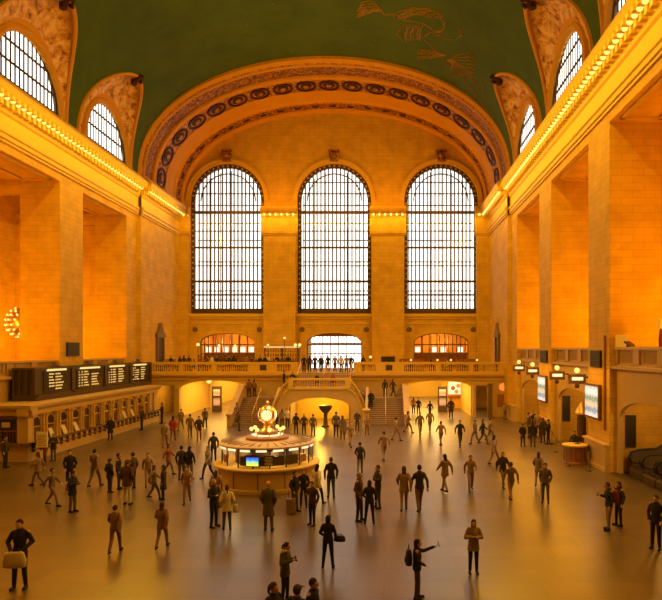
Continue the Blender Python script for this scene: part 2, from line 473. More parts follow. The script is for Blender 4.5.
# ================================================================ clerestory lunettes
WR = 4.08
for s in (-1, 1):
    xw = AX + s * HW
    for k, c in enumerate(BAYS):
        num = (k + 1) + (5 if s > 0 else 0)
        # ruled painted web
        def web(t0, t1, lift, mat_rows=28):
            P = []
            for i in range(mat_rows + 1):
                th = PI * i / mat_rows
                A = Vector((xw, c + WR * math.cos(th), ZS + .05 + WR * math.sin(th)))
                ph = PHT * math.sin(th); x, z = vp(s, ph)
                y = c + RG * (abs(math.cos(th)) ** 1.15) * (1 if math.cos(th) >= 0 else -1)
                G = Vector((x, y, z))
                row = []
                for j in range(9):
                    t = t0 + (t1 - t0) * j / 8
                    p = A.lerp(G, t); p.z += 0.9 * math.sin(PI * t) * math.sin(th) ** 1.5 + lift * math.sin(th); 
                    row.append(p)
                P.append(row)
            return P
        b = B(); b.grid(web(.0, .13, 0)); b.m = 1; b.grid(web(.13, .86, 0)); b.m = 2; b.grid(web(.86, 1.0, 0))
        # roll mouldings along window and groin
        b.m = 0
        b.tube([(xw - s * .05, c + (WR + .05) * math.cos(PI * i / 28), ZS + .05 + (WR + .05) * math.sin(PI * i / 28)) for i in range(29)], .30, 8)
        b.m = 2
        b.tube([r[-1] for r in web(.86, 1.0, 0)], .16, 6)
        o = struct(b, f'trim_{20 + num}', ['orange_plaster', 'web_paint', 'orange_plaster'], smooth=True, label='painted lunette web over a clerestory window')
        # cartouche at the tip
        tip = Vector((vp(s, PHT)[0], c, vp(s, PHT)[1]))
        b = B()
        for q in range(9):
            a = 2 * PI * q / 9
            b.ball((tip.x - s * .05 + .2 * math.cos(a), tip.y + .34 * math.sin(a), tip.z - .1 + .2 * math.cos(a * 2)), .16, 6)
        b.ball(tip + Vector((-s * .3, 0, .0)), .2, 6); b.ball(tip + Vector((s * .35, 0, -.4)), .34, 6)
        b.build('cartouche', 'medallion', o)
        # window
        if c > 10:
            w = B(); xo = xw + s * .1
            ring = arc(c, ZS + .05, WR, 0, PI, 28); inner = arc(c, ZS + .35, WR - .45, 0, PI, 28)
            w.plate([ring, inner], xo - s * .06, xo + s * .1, 'yz')
            wo = struct(w, f'window_{num + 5}', 'bronze', label='half-round clerestory window with vertical glazing bars')
            m = B()
            nb = 15
            for q in range(1, nb):
                y = c - (WR - .45) + 2 * (WR - .45) * q / nb
                h = math.sqrt(max(.01, (WR - .45) ** 2 - (y - c) ** 2))
                m.box(xo - .012, xo + .012, y - .085, y + .085, ZS + .35, ZS + .35 + h)
            for zz in (1.2, 2.5):
                m.box(xo - .03, xo + .03, c - math.sqrt((WR - .45) ** 2 - zz ** 2), c + math.sqrt((WR - .45) ** 2 - zz ** 2), ZS + .35 + zz - .07, ZS + .35 + zz + .07)
            m.build('glazing_bar', 'bronze', wo)
        # wall around the semicircle
        q = B()
        out = [(c - 5.83, ZS - .1), (c + 5.83, ZS - .1), (c + 5.83, ZS + 6), (c - 5.83, ZS + 6)]
        if c > 10:
            q.plate([out, arc(c, ZS + .05, WR - .05, 0, PI, 28)], xw + s * .02, xw + s * .22, 'yz')
        else:
            q.plate([out], xw + s * .02, xw + s * .22, 'yz')
        struct(q, f'wall_clerestory_{num}', 'orange_plaster')

# ================================================================ great soffit arch at the end
b = B()
def soff(y0, y1, a0, b0, a1, b1, m, nn=64, e0=0.0):
    b.m = m; P = []
    for i in range(nn + 1):
        ph = e0 + (PI - 2 * e0) * i / nn
        P.append([(AX + a0 * math.cos(ph), y0, ZS + b0 * sn(ph)), (AX + a1 * math.cos(ph), y1, ZS + b1 * sn(ph))])
    b.grid(P)
A0, B0 = HW + .05, VB - .2
D = 0.0
rows = [  # (y, inset, material after)
    (59.2, -.7, 0), (59.2, .1, 0), (59.6, .30, 1), (59.7, .16, 1), (60.1, .16, 0), (60.2, .34, 0), (60.35, .34, 2),
    (60.45, .22, 2), (62.4, .22, 0), (62.45, .42, 0), (62.75, .42, 0), (62.85, .34, 0), (63.25, .34, 0), (63.3, .28, 3), (65.85, .28, 0), (65.9, .36, 0),
    (68.0, .46, 0), (68.2, .62, 0), (68.6, .62, 0), (68.65, .54, 2), (70.3, .54, 0), (70.35, .7, 0), (71.0, .75, 0)]
for r0, r1 in zip(rows, rows[1:]):
    soff(r0[0], r1[0], A0 - r0[1], B0 - r0[1], A0 - r1[1], B0 - r1[1], r0[2])
arch_o = struct(b, 'trim_8', ['orange_plaster', 'ornament', 'foliage', 'ornament'], smooth=True, label='deep ornamented plaster arch soffit framing the end wall')
# medallions, evenly along the curve
def ell_pts(a, bb, n):
    T = [PI * i / 2000 for i in range(2001)]; L = [0]
    for i in range(2000):
        L.append(L[-1] + math.hypot(a * (math.cos(T[i + 1]) - math.cos(T[i])), bb * (sn(T[i + 1]) - sn(T[i]))))
    res = []; k = 0
    for q in range(n):
        t = L[-1] * (q + .5) / n
        while L[k] < t: k += 1
        res.append(T[k])
    return res
def medal(name, mat, yy, n, ra, rb, ins, rings):
    b = B()
    for ph in ell_pts(A0, B0, n):
        a, bb = A0 - ins, B0 - ins
        c = Vector((AX + a * math.cos(ph), yy, ZS + bb * sn(ph)))
        t = Vector((-a * math.sin(ph), 0, bb * math.cos(ph))).normalized(); nn_ = Vector((0, 1, 0)).cross(t).normalized()
        if nn_.dot(Vector((AX, yy, ZS)) - c) < 0: nn_.negate()
        for (r0, r1, h, mi) in rings:
            b.m = mi; P = []
            for k in range(21):
                an = 2 * PI * k / 20
                P.append([c + (t * math.cos(an) * ra + Vector((0, 1, 0)) * math.sin(an) * rb) * r + nn_ * hh for r, hh in ((r0, 0), (r0, h), (r1, h), (r1, 0))])
            b.grid(P)
    return b.build(name, mat, arch_o)
medal('medallion', ['medallion', 'ornament'], 64.58, 19, 1.06, 1.16, .28, [(1.0, .78, .16, 0), (.72, .6, .06, 1), (.55, .0, .10, 0), (.26, .0, .18, 1)])
medal('rosette', ['ornament', 'medallion'], 69.4, 23, .62, .5, .54, [(1.0, .8, .1, 0), (.7, .0, .06, 1)])
# beading between medallions
b = B()
for yy, ins, n_ in ((60.1, .16, 150), (63.36, .30, 200), (65.78, .30, 200), (68.4, .62, 120)):
    for ph in ell_pts(A0, B0, n_):
        b.ball((AX + (A0 - ins) * math.cos(ph), yy, ZS + (B0 - ins) * sn(ph)), .085, 6)
b.build('beading', 'ornament', arch_o)

# ================================================================ end wall
WX = [gx(227, YE), gx(334.5, YE), gx(439, YE)]
WX = [AX - 12.25, AX, AX + 12.25]
WHR = 4.22                     # half width
WZ0, WZS = 10.75, 23.75
def archloop(cx, r, z0, zs, rz=None, n=28):
    return [(cx - r, z0)] + [(cx + r * math.cos(PI - PI * i / n), zs + (rz or r) * math.sin(PI - PI * i / n)) for i in range(n + 1)] + [(cx + r, z0)]
lun = [vp(1, PI * i / 64, A0 - .3, B0 - .3) for i in range(65)]
outer = [(XL - .5, 0), (XL - .5, ZS)] + [p for p in reversed(lun)] + [(XR + .5, ZS), (XR + .5, 0)]
holes = [archloop(x, WHR, WZ0, WZS) for x in WX]
DOORS = []
for x in WX:
    h = [(x - 3.15, 4.4), (x - 3.15, 7.5)] + [(x + 3.15 * math.cos(PI - PI * i / 16), 7.5 + 1.05 * math.sin(PI - PI * i / 16)) for i in range(1, 16)] + [(x + 3.15, 7.5), (x + 3.15, 4.4)]
    DOORS.append(h); holes.append(h)
# lower passage openings at floor level
LOW = [(AX - 11.2, 3.45), (AX + 11.1, 3.45)]
for x, r in LOW:
    holes.append([(x - r, 0.02), (x - r, 3.9), (x + r, 3.9), (x + r, .02)])
b = B(); b.plate([outer] + holes, YE, YE + 1.1)
struct(b, 'wall_end', 'stone', label='far end wall of stone blocks with three tall arched windows')
# pilasters
b = B()
PIL = [(gx(264.5, YE), gx(297.5, YE)), (gx(371.5, YE), gx(404, YE)), (XL - .2, gx(190, YE)), (gx(475.5, YE), XR + .2)]
PIL[0] = (AX - 8.0, AX - 4.3); PIL[1] = (AX + 4.3, AX + 8.0)
capprof = [(-.2, 19.6), (.08, 19.6), (.08, 19.75), (.16, 19.8), (.16, 20.1), (.05, 20.15), (.05, 21.5), (.15, 21.55), (.2, 21.85), (.5, 21.95), (.75, 22.1), (.78, 22.45), (.55, 22.6), (.4, 22.85), (-.2, 22.85)]
for k, (x0, x1) in enumerate(PIL):
    x0 += .04; x1 -= .04
    b.box(x0, x1, YE - .8, YE + .05, 4.4 if k > -1 else 0, 22.6)
    b.sweepx(capprof, x0 - .25, x1 + .25, YE - .8)
    nb = max(2, int((x1 - x0) / .6))
    for q in range(nb + 1):
        xx = x0 - .1 + (x1 - x0 + .2) * q / nb
        b.box(xx - .1, xx + .1, YE - 1.45, YE - .95, 21.7, 21.95)
struct(b, 'trim_9', 'stone', label='four stone pilasters between the tall end windows')
# mouldings around windows, aprons
b = B()
for x in WX:
    for (ra, rb, t) in ((WHR + .02, WHR + .35, .12), (WHR + .35, WHR + .5, .22)):
        if True:
            o_, i_ = arc(x, WZS, rb, 0, PI, 28), arc(x, WZS, ra, PI, 0, 28)
            b.plate([o_ + i_], YE - t, YE + .02)
    b.box(x - WHR - .1, x + WHR + .1, YE - .35, YE + .1, WZ0 - .35, WZ0)
    b.box(x - WHR - .05, x + WHR + .05, YE - .18, YE + .1, WZ0 - .6, WZ0 - .35)
    b.box(x - WHR + .2, x + WHR - .2, YE - .1, YE + .1, 9.55, 9.75)
    dl = [(x + 3.3 * math.cos(PI * i / 16), 7.5 + 1.2 * math.sin(PI * i / 16)) for i in range(17)]
    dl2 = [(x + 3.15 * math.cos(PI - PI * i / 16), 7.5 + 1.05 * math.sin(PI - PI * i / 16)) for i in range(17)]
    b.plate([dl + dl2], YE - .12, YE + .05)
struct(b, 'trim_10', 'stone_plain')
b = B()
for x in WX:
    b.m = 0
    b.box(x - .42, x + .42, YE - .5, YE + .02, WZS + WHR + .15, WZS + WHR + .35)
    b.ball((x, YE - .3, WZS + WHR + .8), .38, 8, (1, .6, 1.1))
    for sx in (-1, 1):
        b.tube([(x + sx * .3, YE - .3, WZS + WHR + .4), (x + sx * .55, YE - .35, WZS + WHR + .9), (x + sx * .3, YE - .35, WZS + WHR + 1.25)], .12, 6)
    b.box(x - .6, x + .6, YE - .45, YE + .02, WZS + WHR + 1.3, WZS + WHR + 1.45)
struct(b, 'trim_11', 'foliage', label='keystone cartouches over the three end windows')
b = B()
for x in WX:
    for sx in (-1, 1):
        b.lathe([(0, -.16), (.26, -.16), (.3, -.05), (.3, 0)], (x + sx * (WHR - .55), YE + .02, 8.95), 14, 'y')
        
struct(b, 'trim_12', 'bronze_brown', label='round bronze vents set in the wall under the end windows')

# the three great windows
for k, x in enumerate(WX):
    yw = YE + .45
    w = B()
    w.plate([archloop(x, WHR + .02, WZ0, WZS), archloop(x, WHR - .42, WZ0 + .62, WZS)], yw - .15, yw + .25)
    wo = struct(w, f'window_{k + 1}', 'bronze', label=('left', 'middle', 'right')[k] + ' tall round-headed window of the end wall')
    st = B()                                   # studs in the border
    z = WZ0 + .9
    while z < WZS:
        for sx in (-1, 1): st.ball((x + sx * (WHR - .2), yw - .2, z), .13, 6)
        z += .62
    for i in range(1, 22):
        a = PI * i / 22; st.ball((x + (WHR - .2) * math.cos(a), yw - .2, WZS + (WHR - .2) * math.sin(a)), .13, 6)
    st.build('border_stud', 'bronze_stud' if 'bronze_stud' in M else 'gold_line', wo)
    m = B(); r = WHR - .42; nb = 17
    for q in range(1, nb):
        xx = x - r + 2 * r * q / nb
        h = WZS + math.sqrt(max(0, r * r - (xx - x) ** 2))
        m.box(xx - .075, xx + .075, yw - .06, yw + .1, WZ0 + .6, h)
    # curved inner glazing ring
    m.plate([arc(x, WZS, r - .72, 0, PI, 26) + arc(x, WZS, r - .60, PI, 0, 26)], yw - .04, yw + .08)
    m.build('mullion', 'bronze', wo)
    tr = B()
    for zz, t in ((22.45, .16), (20.3, .05), (18.4, .10), (16.3, .05), (14.5, .12), (12.95, .09), (12.35, .05), (24.6, .05), (25.9, .04)):
        hh = r if zz < WZS else math.sqrt(r * r - (zz - WZS) ** 2)
        tr.box(x - hh, x + hh, yw - .1, yw + .12, zz - t, zz + t)
    tr.build('transom', 'bronze', wo)
    g = B()
    g.plate([archloop(x, r + .05, WZ0 + .6, WZS)], yw + .13, yw + .16)
    g.build('pane', 'window_glass', wo)
    # second frame seen through the glass
    f2 = B()
    for q in range(0, 7):
        xx = x - r + 2 * r * q / 6 + .12
        if abs(xx - x) < r: f2.box(xx - .05, xx + .05, yw + 1.0, yw + 1.1, WZ0 + .6, WZS + math.sqrt(max(0, r * r - (xx - x) ** 2)))
    for zz in (13.5, 16.9, 19.4, 21.4, 23.5):
        f2.box(x - r, x + r, yw + 1.0, yw + 1.08, zz - .06, zz + .06)
    f2.build('outer_frame', 'bronze_brown', wo)
M['bright_panel'] = emit('bright_lit_panel', (1, .85, .6), 1.3)
# ================================================================ balcony, stairs, passages
ZF = 4.35
b = B()
half = HW + .3
def lowarch(cx, r, zs, zr, n=18): return [(cx - r, 0.0)] + [(cx + r * math.cos(PI - PI * i / n), zs + zr * math.sin(PI - PI * i / n)) for i in range(n + 1)] + [(cx + r, 0.0)]
aL, aR = lowarch(AX - 11.0, 3.45, 2.75, .85), lowarch(AX + 11.0, 3.45, 2.75, .85)
dL = [(AX - 17.0, 0), (AX - 17.0, 3.1), (AX - 14.95, 3.1), (AX - 14.95, 0)]
dR = [(AX + 14.75, 0), (AX + 14.75, 3.1), (AX + 15.95, 3.1), (AX + 15.95, 0)]
base = [(AX - half, 0)] + dL + aL + aR + dR + [(AX + half, 0), (AX + half, ZF), (AX - half, ZF)]
b.plate([base], YB, YB + .6)
struct(b, 'wall_balcony', 'stone_low', label='balcony front wall pierced by low wide arches')
b = B()
b.box(XL, XR, YB + .6, YE, ZF - .5, ZF)
for rx in (-7.5, 7.5, -14.7, 14.5):                       # walls between the passages
    b.box(AX + rx - .15, AX + rx + .15, YB + .6, YE, 0, ZF - .5)
for rx in (-11.0, 11.0):
    for sx in (-1, 1): b.box(AX + rx + sx * 3.7 - .15, AX + rx + sx * 3.7 + .15, YE + 1.1, 88, 0, 4.0)
    b.box(AX + rx - 3.85, AX + rx + 3.85, YE + 1.1, 88, 4.0, 4.2)
    b.box(AX + rx - 3.85, AX + rx + 3.85, 88, 88.3, 0, 4.2)
struct(b, 'wall_passage', 'stone_plain', label='plastered walls and ceiling of the lit passages under the balcony')
b = B()
cprof = [(0, 3.62), (.10, 3.62), (.12, 3.85), (.28, 3.95), (.42, 4.1), (.45, 4.22), (0, 4.25)]
b.sweepx(cprof, XL, XR, YB)
for rx in (-11.0, 11.0):
    x = AX + rx; r = 3.45
    b.plate([[(x + (r + .35) * math.cos(PI * i / 18), 2.75 + 1.08 * math.sin(PI * i / 18)) for i in range(19)] + [(x + r * math.cos(PI - PI * i / 18), 2.75 + .85 * math.sin(PI - PI * i / 18)) for i in range(19)]], YB - .08, YB + .1)
struct(b, 'trim_13', 'stone_plain')

def baluster_mesh():
    p = B(); p.lathe([(.055, 0), (.055, .06), (.03, .09), (.07, .22), (.075, .3), (.035, .5), (.03, .58), (.055, .62), (.055, .7)], n=8)
    return p
BAL = None
def balustrade(label, x0, x1, y, z, secs, parent_group='balustrades along the balcony edge', vents=()):
    """solid piers with baluster sections (rel x ranges)"""
    global BAL
    t = thing('balustrade', label, 'balustrade', ((x0 + x1) / 2, y, z), group=parent_group)
    L = lambda v: v - (x0 + x1) / 2
    p = B(); p.box(L(x0), L(x1), -.17, .17, .84, 1.07); p.build('rail', 'stone_plain', t)
    q = B(); q.box(L(x0), L(x1), -.15, .15, 0, .14); q.build('plinth', 'stone_plain', t)
    c = x0; piers = []
    for a, d in secs:
        if a > c: piers.append((c, a))
        c = d
    if c < x1: piers.append((c, x1))
    for a, d in piers:
        p = B(); p.box(L(a), L(d), -.14, .14, .14, .84); p.build('pier', 'stone_plain', t)
    for v in vents:
        p = B(); p.box(L(v) - .32, L(v) + .32, -.19, -.13, .25, .78); p.build('vent_grille', 'bronze', t)
    for a, d in secs:
        n = max(2, int((d - a) / .205))
        for k in range(n):
            if BAL is None: BAL = baluster_mesh().build('baluster', 'stone_plain', t, smooth=True); o = BAL
            else: o = BAL.copy(); COL.objects.link(o); o.parent = t
            o.location = (L(a + (k + .5) * (d - a) / n), 0, .14)
    return t
g = lambda r0, r1: (AX + r0, AX + r1)
balustrade('stone balustrade of the balcony left of the stairs, under the bar', XL + .1, AX - 2.75, YB + .2, ZF,
           [g(-17.4, -14.5), g(-14.1, -11.3), g(-10.8, -7.7), g(-4.9, -3.5)], vents=(AX - 6.2,))
balustrade('stone balustrade of the balcony right of the stairs', AX + 2.75, XR - .1, YB + .2, ZF,
           [g(3.5, 4.9), g(7.7, 10.8), g(11.3, 14.1), g(14.5, 17.0)], vents=(AX + 6.2,))

# ---- grand staircase
YL = 54.6
t = thing('staircase', 'double marble staircase with arched centre block climbing to the balcony', 'staircase', (AX, 57, 0))
def T(b_): # shift world coords to the thing frame
    b_.v = [(x - AX, y - 57, z) for x, y, z in b_.v]; return b_
b = B()
outl = [(AX - 4.15, 0), (AX - 4.15, .6)] + [(AX - 4.15 + 1.65 * u, .6 + 2.6 * (1 - (1 - u) ** 1.7)) for u in (.15, .3, .45, .6, .8, 1.0)] + \
       [(AX + 4.15 - 1.65 * u, .6 + 2.6 * (1 - (1 - u) ** 1.7)) for u in (1.0, .8, .6, .45, .3, .15)] + [(AX + 4.15, .6), (AX + 4.15, 0)]
ar = [(AX - 2.75, 0)] + [(AX + 2.75 * math.cos(PI - PI * i / 18), 1.45 + .95 * math.sin(PI - PI * i / 18)) for i in range(19)] + [(AX + 2.75, 0)]
b.plate([outl[:1] + outl[1:-1] + [outl[-1]] + list(reversed(ar))], YL, YL + .5)
T(b).build('front_wall', 'stone_low', t)
b = B()
b.box(AX - 2.6, AX + 2.6, YL + .5, 59.2, 2.9, 3.2)
for sx in (-1, 1):
    b.box(AX + sx * 2.75, AX + sx * 4.1, YL + .5, 61, 0, .62)
    b.box(AX + sx * 2.6, AX + sx * 2.9, YL + .5, 60.9, 0, 3.2)
    for k in range(7):      # turned flight climbing inwards to the centre landing
        b.box(AX + sx * 2.6, AX + sx * (4.15 - .2 * k), 58.2, 60.95, 2.1 + .157 * k, 2.1 + .157 * (k + 1))
    b.box(AX + sx * 4.15, AX + sx * 7.6, 58.2, 60.95, 1.9, 2.1)       # quarter landing
T(b).build('landing', 'step', t)
for sx in (-1, 1):
    b = B()
    for k in range(14):
        b.box(AX + sx * 4.2, AX + sx * 7.5, 54.0 + .3 * k, 58.3, .15 * k, .15 * (k + 1))
        b.box(AX + sx * 4.2, AX + sx * 7.5, 53.97 + .3 * k, 54.03 + .3 * k, .15 * (k + 1) - .03, .15 * (k + 1))
    T(b).build('flight', 'step', t)
    # outer parapet
    b = B()
    pr = [(53.4, 0), (53.4, .95), (53.9, 1.05), (58.3, 3.2), (60.95, 3.2), (60.95, 0)]
    b.plate([pr], AX + sx * 7.5, AX + sx * 7.85, 'yz')
    cp = [(53.3, .95), (53.3, 1.08), (53.88, 1.18), (58.28, 3.33), (60.95, 3.33), (60.95, 3.2), (58.32, 3.2), (53.92, 1.03)]
    b.plate([cp], AX + sx * 7.42, AX + sx * 7.93, 'yz')
    T(b).build('parapet', 'stone_low', t)
    # inner parapet
    b = B()
    b.plate([[(53.6, 0), (53.6, 1.1), (54.4, 1.3), (58.3, 3.1), (58.3, 0)]], AX + sx * 4.02, AX + sx * 4.25, 'yz')
    T(b).build('inner_parapet', 'stone_low', t)
    b = B()
    b.tube([(AX + sx * 5.85, 54.2, .15), (AX + sx * 5.85, 54.2, 1.0), (AX + sx * 5.85, 58.2, 3.0), (AX + sx * 5.85, 58.2, 2.1)], .04, 8)
    b.tube([(AX + sx * 5.85, 56.2, 1.1), (AX + sx * 5.85, 56.2, 2.0)], .03, 6)
    T(b).build('handrail', 'gold', t)
b = B()
for k in range(8):
    b.box(AX - 2.6, AX + 2.6, 58.8 + .28 * k, 61.3, 3.2 + .144 * k, 3.2 + .144 * (k + 1))
T(b).build('upper_flight', 'step', t)
for rx in (-2.5, 0, 2.5):
    b = B()
    b.tube([(AX + rx, 58.8, 3.2), (AX + rx, 58.8, 4.3), (AX + rx, 61.1, 5.4), (AX + rx, 61.1, 4.35)], .05, 8)
    b.lathe([(.07, 0), (.09, .1), (.09, .5), (.05, .6)], (AX + rx, 58.8, 3.2), 8)
    T(b).build('handrail', 'gold', t)
# rail of the block: path of points, balusters between plinth and cap
path = [(-4.15, YL - .1, .62)] + [(-4.15 + 1.65 * u, YL - .1 + .1, .6 + 2.6 * (1 - (1 - u) ** 1.7)) for u in (.15, .3, .45, .6, .8, 1.0)]
path = path + [(-x, y, z) for x, y, z in reversed(path)]
def ribbon(pts, wd, h0, h1):
    b_ = B()
    P = [[(x, y - wd - 57, z + h0), (x, y + wd - 57, z + h0), (x, y + wd - 57, z + h1), (x, y - wd - 57, z + h1)] for x, y, z in pts]
    b_.grid(P, closev=True); b_.f += [(0, 1, 2, 3), tuple(len(b_.v) - 4 + i for i in range(4))]; b_.mi += [0, 0]
    return b_
ribbon([(x, y + .15, z) for x, y, z in path], .2, .72, .9).build('landing_rail', 'stone_plain', t)
ribbon([(x, y + .15, z) for x, y, z in path], .22, -.08, .1).build('landing_plinth', 'stone_plain', t)
bm_b = baluster_mesh(); first = None
cand = []
for i in range(len(path) - 1):
    a, c = Vector(path[i]), Vector(path[i + 1]); n_ = max(1, int((c - a).length / .21))
    for k in range(n_): cand.append(a.lerp(c, (k + .5) / n_))
for p in cand:
    if first is None: first = bm_b.build('baluster', 'stone_plain', t, smooth=True); o = first
    else: o = first.copy(); COL.objects.link(o); o.parent = t
    o.location = (p.x, p.y + .15 - 57, p.z + .08); o.scale = (1, 1, .92)
for rx in (-2.5, 2.5):
    b = B(); b.box(rx - .2, rx + .2, YL - .1 - 57, YL + .4 - 57, 3.2, 4.14); b.build('rail_pier', 'stone_plain', t)
for sx in (-1, 1):
    b = B(); b.lathe([(.32, 0), (.32, .2), (.24, .25), (.24, 1.2), (.34, 1.3), (.34, 1.45), (.1, 1.6)], (sx * 4.15, 53.7 - 57, 0), 8); b.build('newel', 'stone_low', t)
# wall seen through the arch of the block
b = B(); b.box(AX - 2.6, AX + 2.6, 59.6, 59.8, 0, 2.9)
struct(b, 'wall_under_stairs', 'stone_plain', label='yellow lit wall seen through the arch under the stairs')

# ================================================================ doors and grids in the end wall (balcony level)
for k, x in enumerate(WX):
    b = B(); b.plate([DOORS[k], [(p[0] * .97 + x * .03, 4.4 if p[1] < 4.5 else p[1] * .985 + .06) for p in DOORS[k]]], YE + .3, YE + .45)
    for q in range(1, 7):
        xx = x - 3.15 + 6.3 * q / 7
        h = 7.5 + 1.05 * math.sqrt(max(0, 1 - ((xx - x) / 3.15) ** 2))
        b.box(xx - .05, xx + .05, YE + .3, YE + .42, 4.4, h)
    b.box(x - 3.1, x + 3.1, YE + .28, YE + .44, 7.15, 7.3)
    b.box(x - 3.1, x + 3.1, YE + .28, YE + .44, 6.1, 6.2)
    o = struct(b, f'door_{k + 1}', 'bronze_brown', label=('glazed screen of the left restaurant', 'glazed screen of the middle street entrance', 'glazed screen of the right restaurant')[k])
    # vestibule behind
    v = B()
    v.box(x - 3.6, x - 3.4, YE + 1.1, YE + 7, 4.2, 9.3); v.box(x + 3.4, x + 3.6, YE + 1.1, YE + 7, 4.2, 9.3)
    v.box(x - 3.6, x + 3.6, YE + 1.1, YE + 7, 4.2, 4.35); v.box(x - 3.6, x + 3.6, YE + 1.1, YE + 7, 9.0, 9.3)
    if k != 1: v.box(x - 3.6, x + 3.6, YE + 7, YE + 7.2, 4.2, 9.3)
    else:
        for q in range(8): v.box(x - 3.5 + q, x - 3.42 + q, YE + 7, YE + 7.1, 4.3, 9.2)
        v.box(x - 3.5, x + 3.5, YE + 7, YE + 7.1, 7.3, 7.5); v.box(x - 3.5, x + 3.5, YE + 7, YE + 7.1, 6.1, 6.2)
        v.box(x - 3.5, x + 3.5, YE + 7, YE + 7.1, 8.3, 9.2)
    struct(v, f'wall_vestibule_{k + 1}', 'orange_plaster')
    if k != 1:
        v = B()
        for q in range(6):
            if k == 0 or q in (0, 2, 3, 5): v.box(x - 2.9 + q, x - 2.3 + q, YE + 1.6, YE + 1.7, 6.35, 6.95)
        v.m = 1; v.box(x - 3.2, x + 3.2, YE + 1.7, YE + 2.0, 4.4, 6.3)
        for q in range(7): v.box(x - 3.1 + q, x - 3.0 + q, YE + 1.55, YE + 1.7, 4.4, 8.3)
        struct(v, f'trim_{15 + k}', ['bright_panel', 'wood'], label='row of bright lit panels over dark shelving inside the restaurant')
# side doors with pediments
for k, s in enumerate((-1, 1)):
    xw = AX + s * (HW - .35); b = B()
    b.box(xw - s * .22, xw + s * .1, 63.0, 63.25, ZF, 7.9); b.box(xw - s * .22, xw + s * .1, 64.75, 65.0, ZF, 7.9)
    b.box(xw - s * .28, xw + s * .1, 62.8, 65.2, 7.9, 8.2)
    b.plate([[(62.8, 8.2), (65.2, 8.2), (64.6, 8.6), (64.2, 9.4), (63.8, 9.4), (63.4, 8.6)]], xw - s * .25, xw + s * .1, 'yz')
    b.m = 1; b.box(xw - s * .1, xw + s * .05, 63.25, 64.75, ZF, 7.9)
    struct(b, f'door_{k + 4}', ['bronze_brown', 'dark'], label='bronze side door with a carved pediment at the end of the balcony')
# dark bronze door post and panel, right lower wall
b = B(); b.box(gx(488, YB), gx(492, YB), YB - .25, YB + .02, 0, 3.3); struct(b, 'trim_14', 'bronze_brown')
b = B(); b.box(gx(497, YB), gx(505.5, YB), YB - .06, YB + .02, 1.0, 2.25); b.box(gx(498, YB), gx(504.5, YB), YB - .1, YB - .06, 1.1, 2.15)
tag(b.build('wall_plaque', 'wood'), 'square brown plaque on the stone wall at the right end under the balcony', 'plaque')
b = B(); b.lathe([(0, -.08), (.33, -.08), (.38, 0)], (gx(503, YB), YB - .02, gz(387, YB)), 20, 'y')
M['red_glow'] = emit('red_orange_glow', (1, .22, .03), 1.1); 
tag(b.build('round_sign', 'red_glow'), 'round orange red lit sign on the wall above the brown plaque', 'sign')

# ================================================================ ticket hall counter on the left
XT = -20.95
t = thing('ticket_counter', 'long stone ticket office with twelve windows below the departure board', 'ticket office', (XT, 46.5, 0))
def TT(b_): b_.v = [(x - XT, y - 46.5, z) for x, y, z in b_.v]; return b_
ya, yb_ = 36.5, 57.6
b = B(); b.box(XT - 2.9, XT - .25, ya + .45, yb_, 0, 3.0)
b.box(XT - .5, XT, ya, yb_, 0, 1.0)                       # wainscot
b.box(XT - 2.9, XT - .501, ya, ya + .5, 0, 1.0)
for k in range(13):                                       # piers between windows
    y = 36.85 + 1.57 * k
    b.box(XT - .5, XT - .12, y - .33, y + .33, 1.0, 2.75)
b.box(XT - .5, XT - .1, yb_ - .8, yb_, 1.0, 2.75)
b.box(XT - .66, XT - .02, ya + .01, ya + .6, 1.0, 2.75); b.box(XT - 2.9, XT - 2.3, ya, ya + .5, 1.0, 2.75)
TT(b).build('body', 'stone_low', t)
b = B(); prof = [(-.5, 2.72), (.05, 2.72), (.08, 3.0), (.2, 3.05), (.32, 3.2), (.34, 3.34), (-.5, 3.36)]
b.sweep(prof, ya - .3, yb_, -1, XT); b.sweepx([(q[0], q[1]) for q in prof], XT - 2.95, XT + .3, ya)
b.box(XT - 2.95, XT, ya, yb_, 3.2, 3.34)
TT(b).build('entablature', 'stone_low', t)
b = B(); b.box(XT - .5, XT + .28, ya - .2, yb_, 1.0, 1.09); b.box(XT - 2.9, XT + .28, ya - .28, ya + .3, 1.0, 1.09)
b.tube([(XT + .2, ya + .2, .72), (XT + .2, yb_ - .3, .72)], .035, 6)
for k in range(27): b.box(XT, XT + .22, ya + .4 + .78 * k - .04, ya + .4 + .78 * k + .04, .55, 1.0)
TT(b).build('ledge', 'bronze_brown', t)
b = B()
for k in range(26):
    b.box(XT - .02, XT + .04, ya + .5 + .8 * k, ya + 1.1 + .8 * k, .45, .9)
TT(b).build('wainscot_panel', 'stone_plain', t)
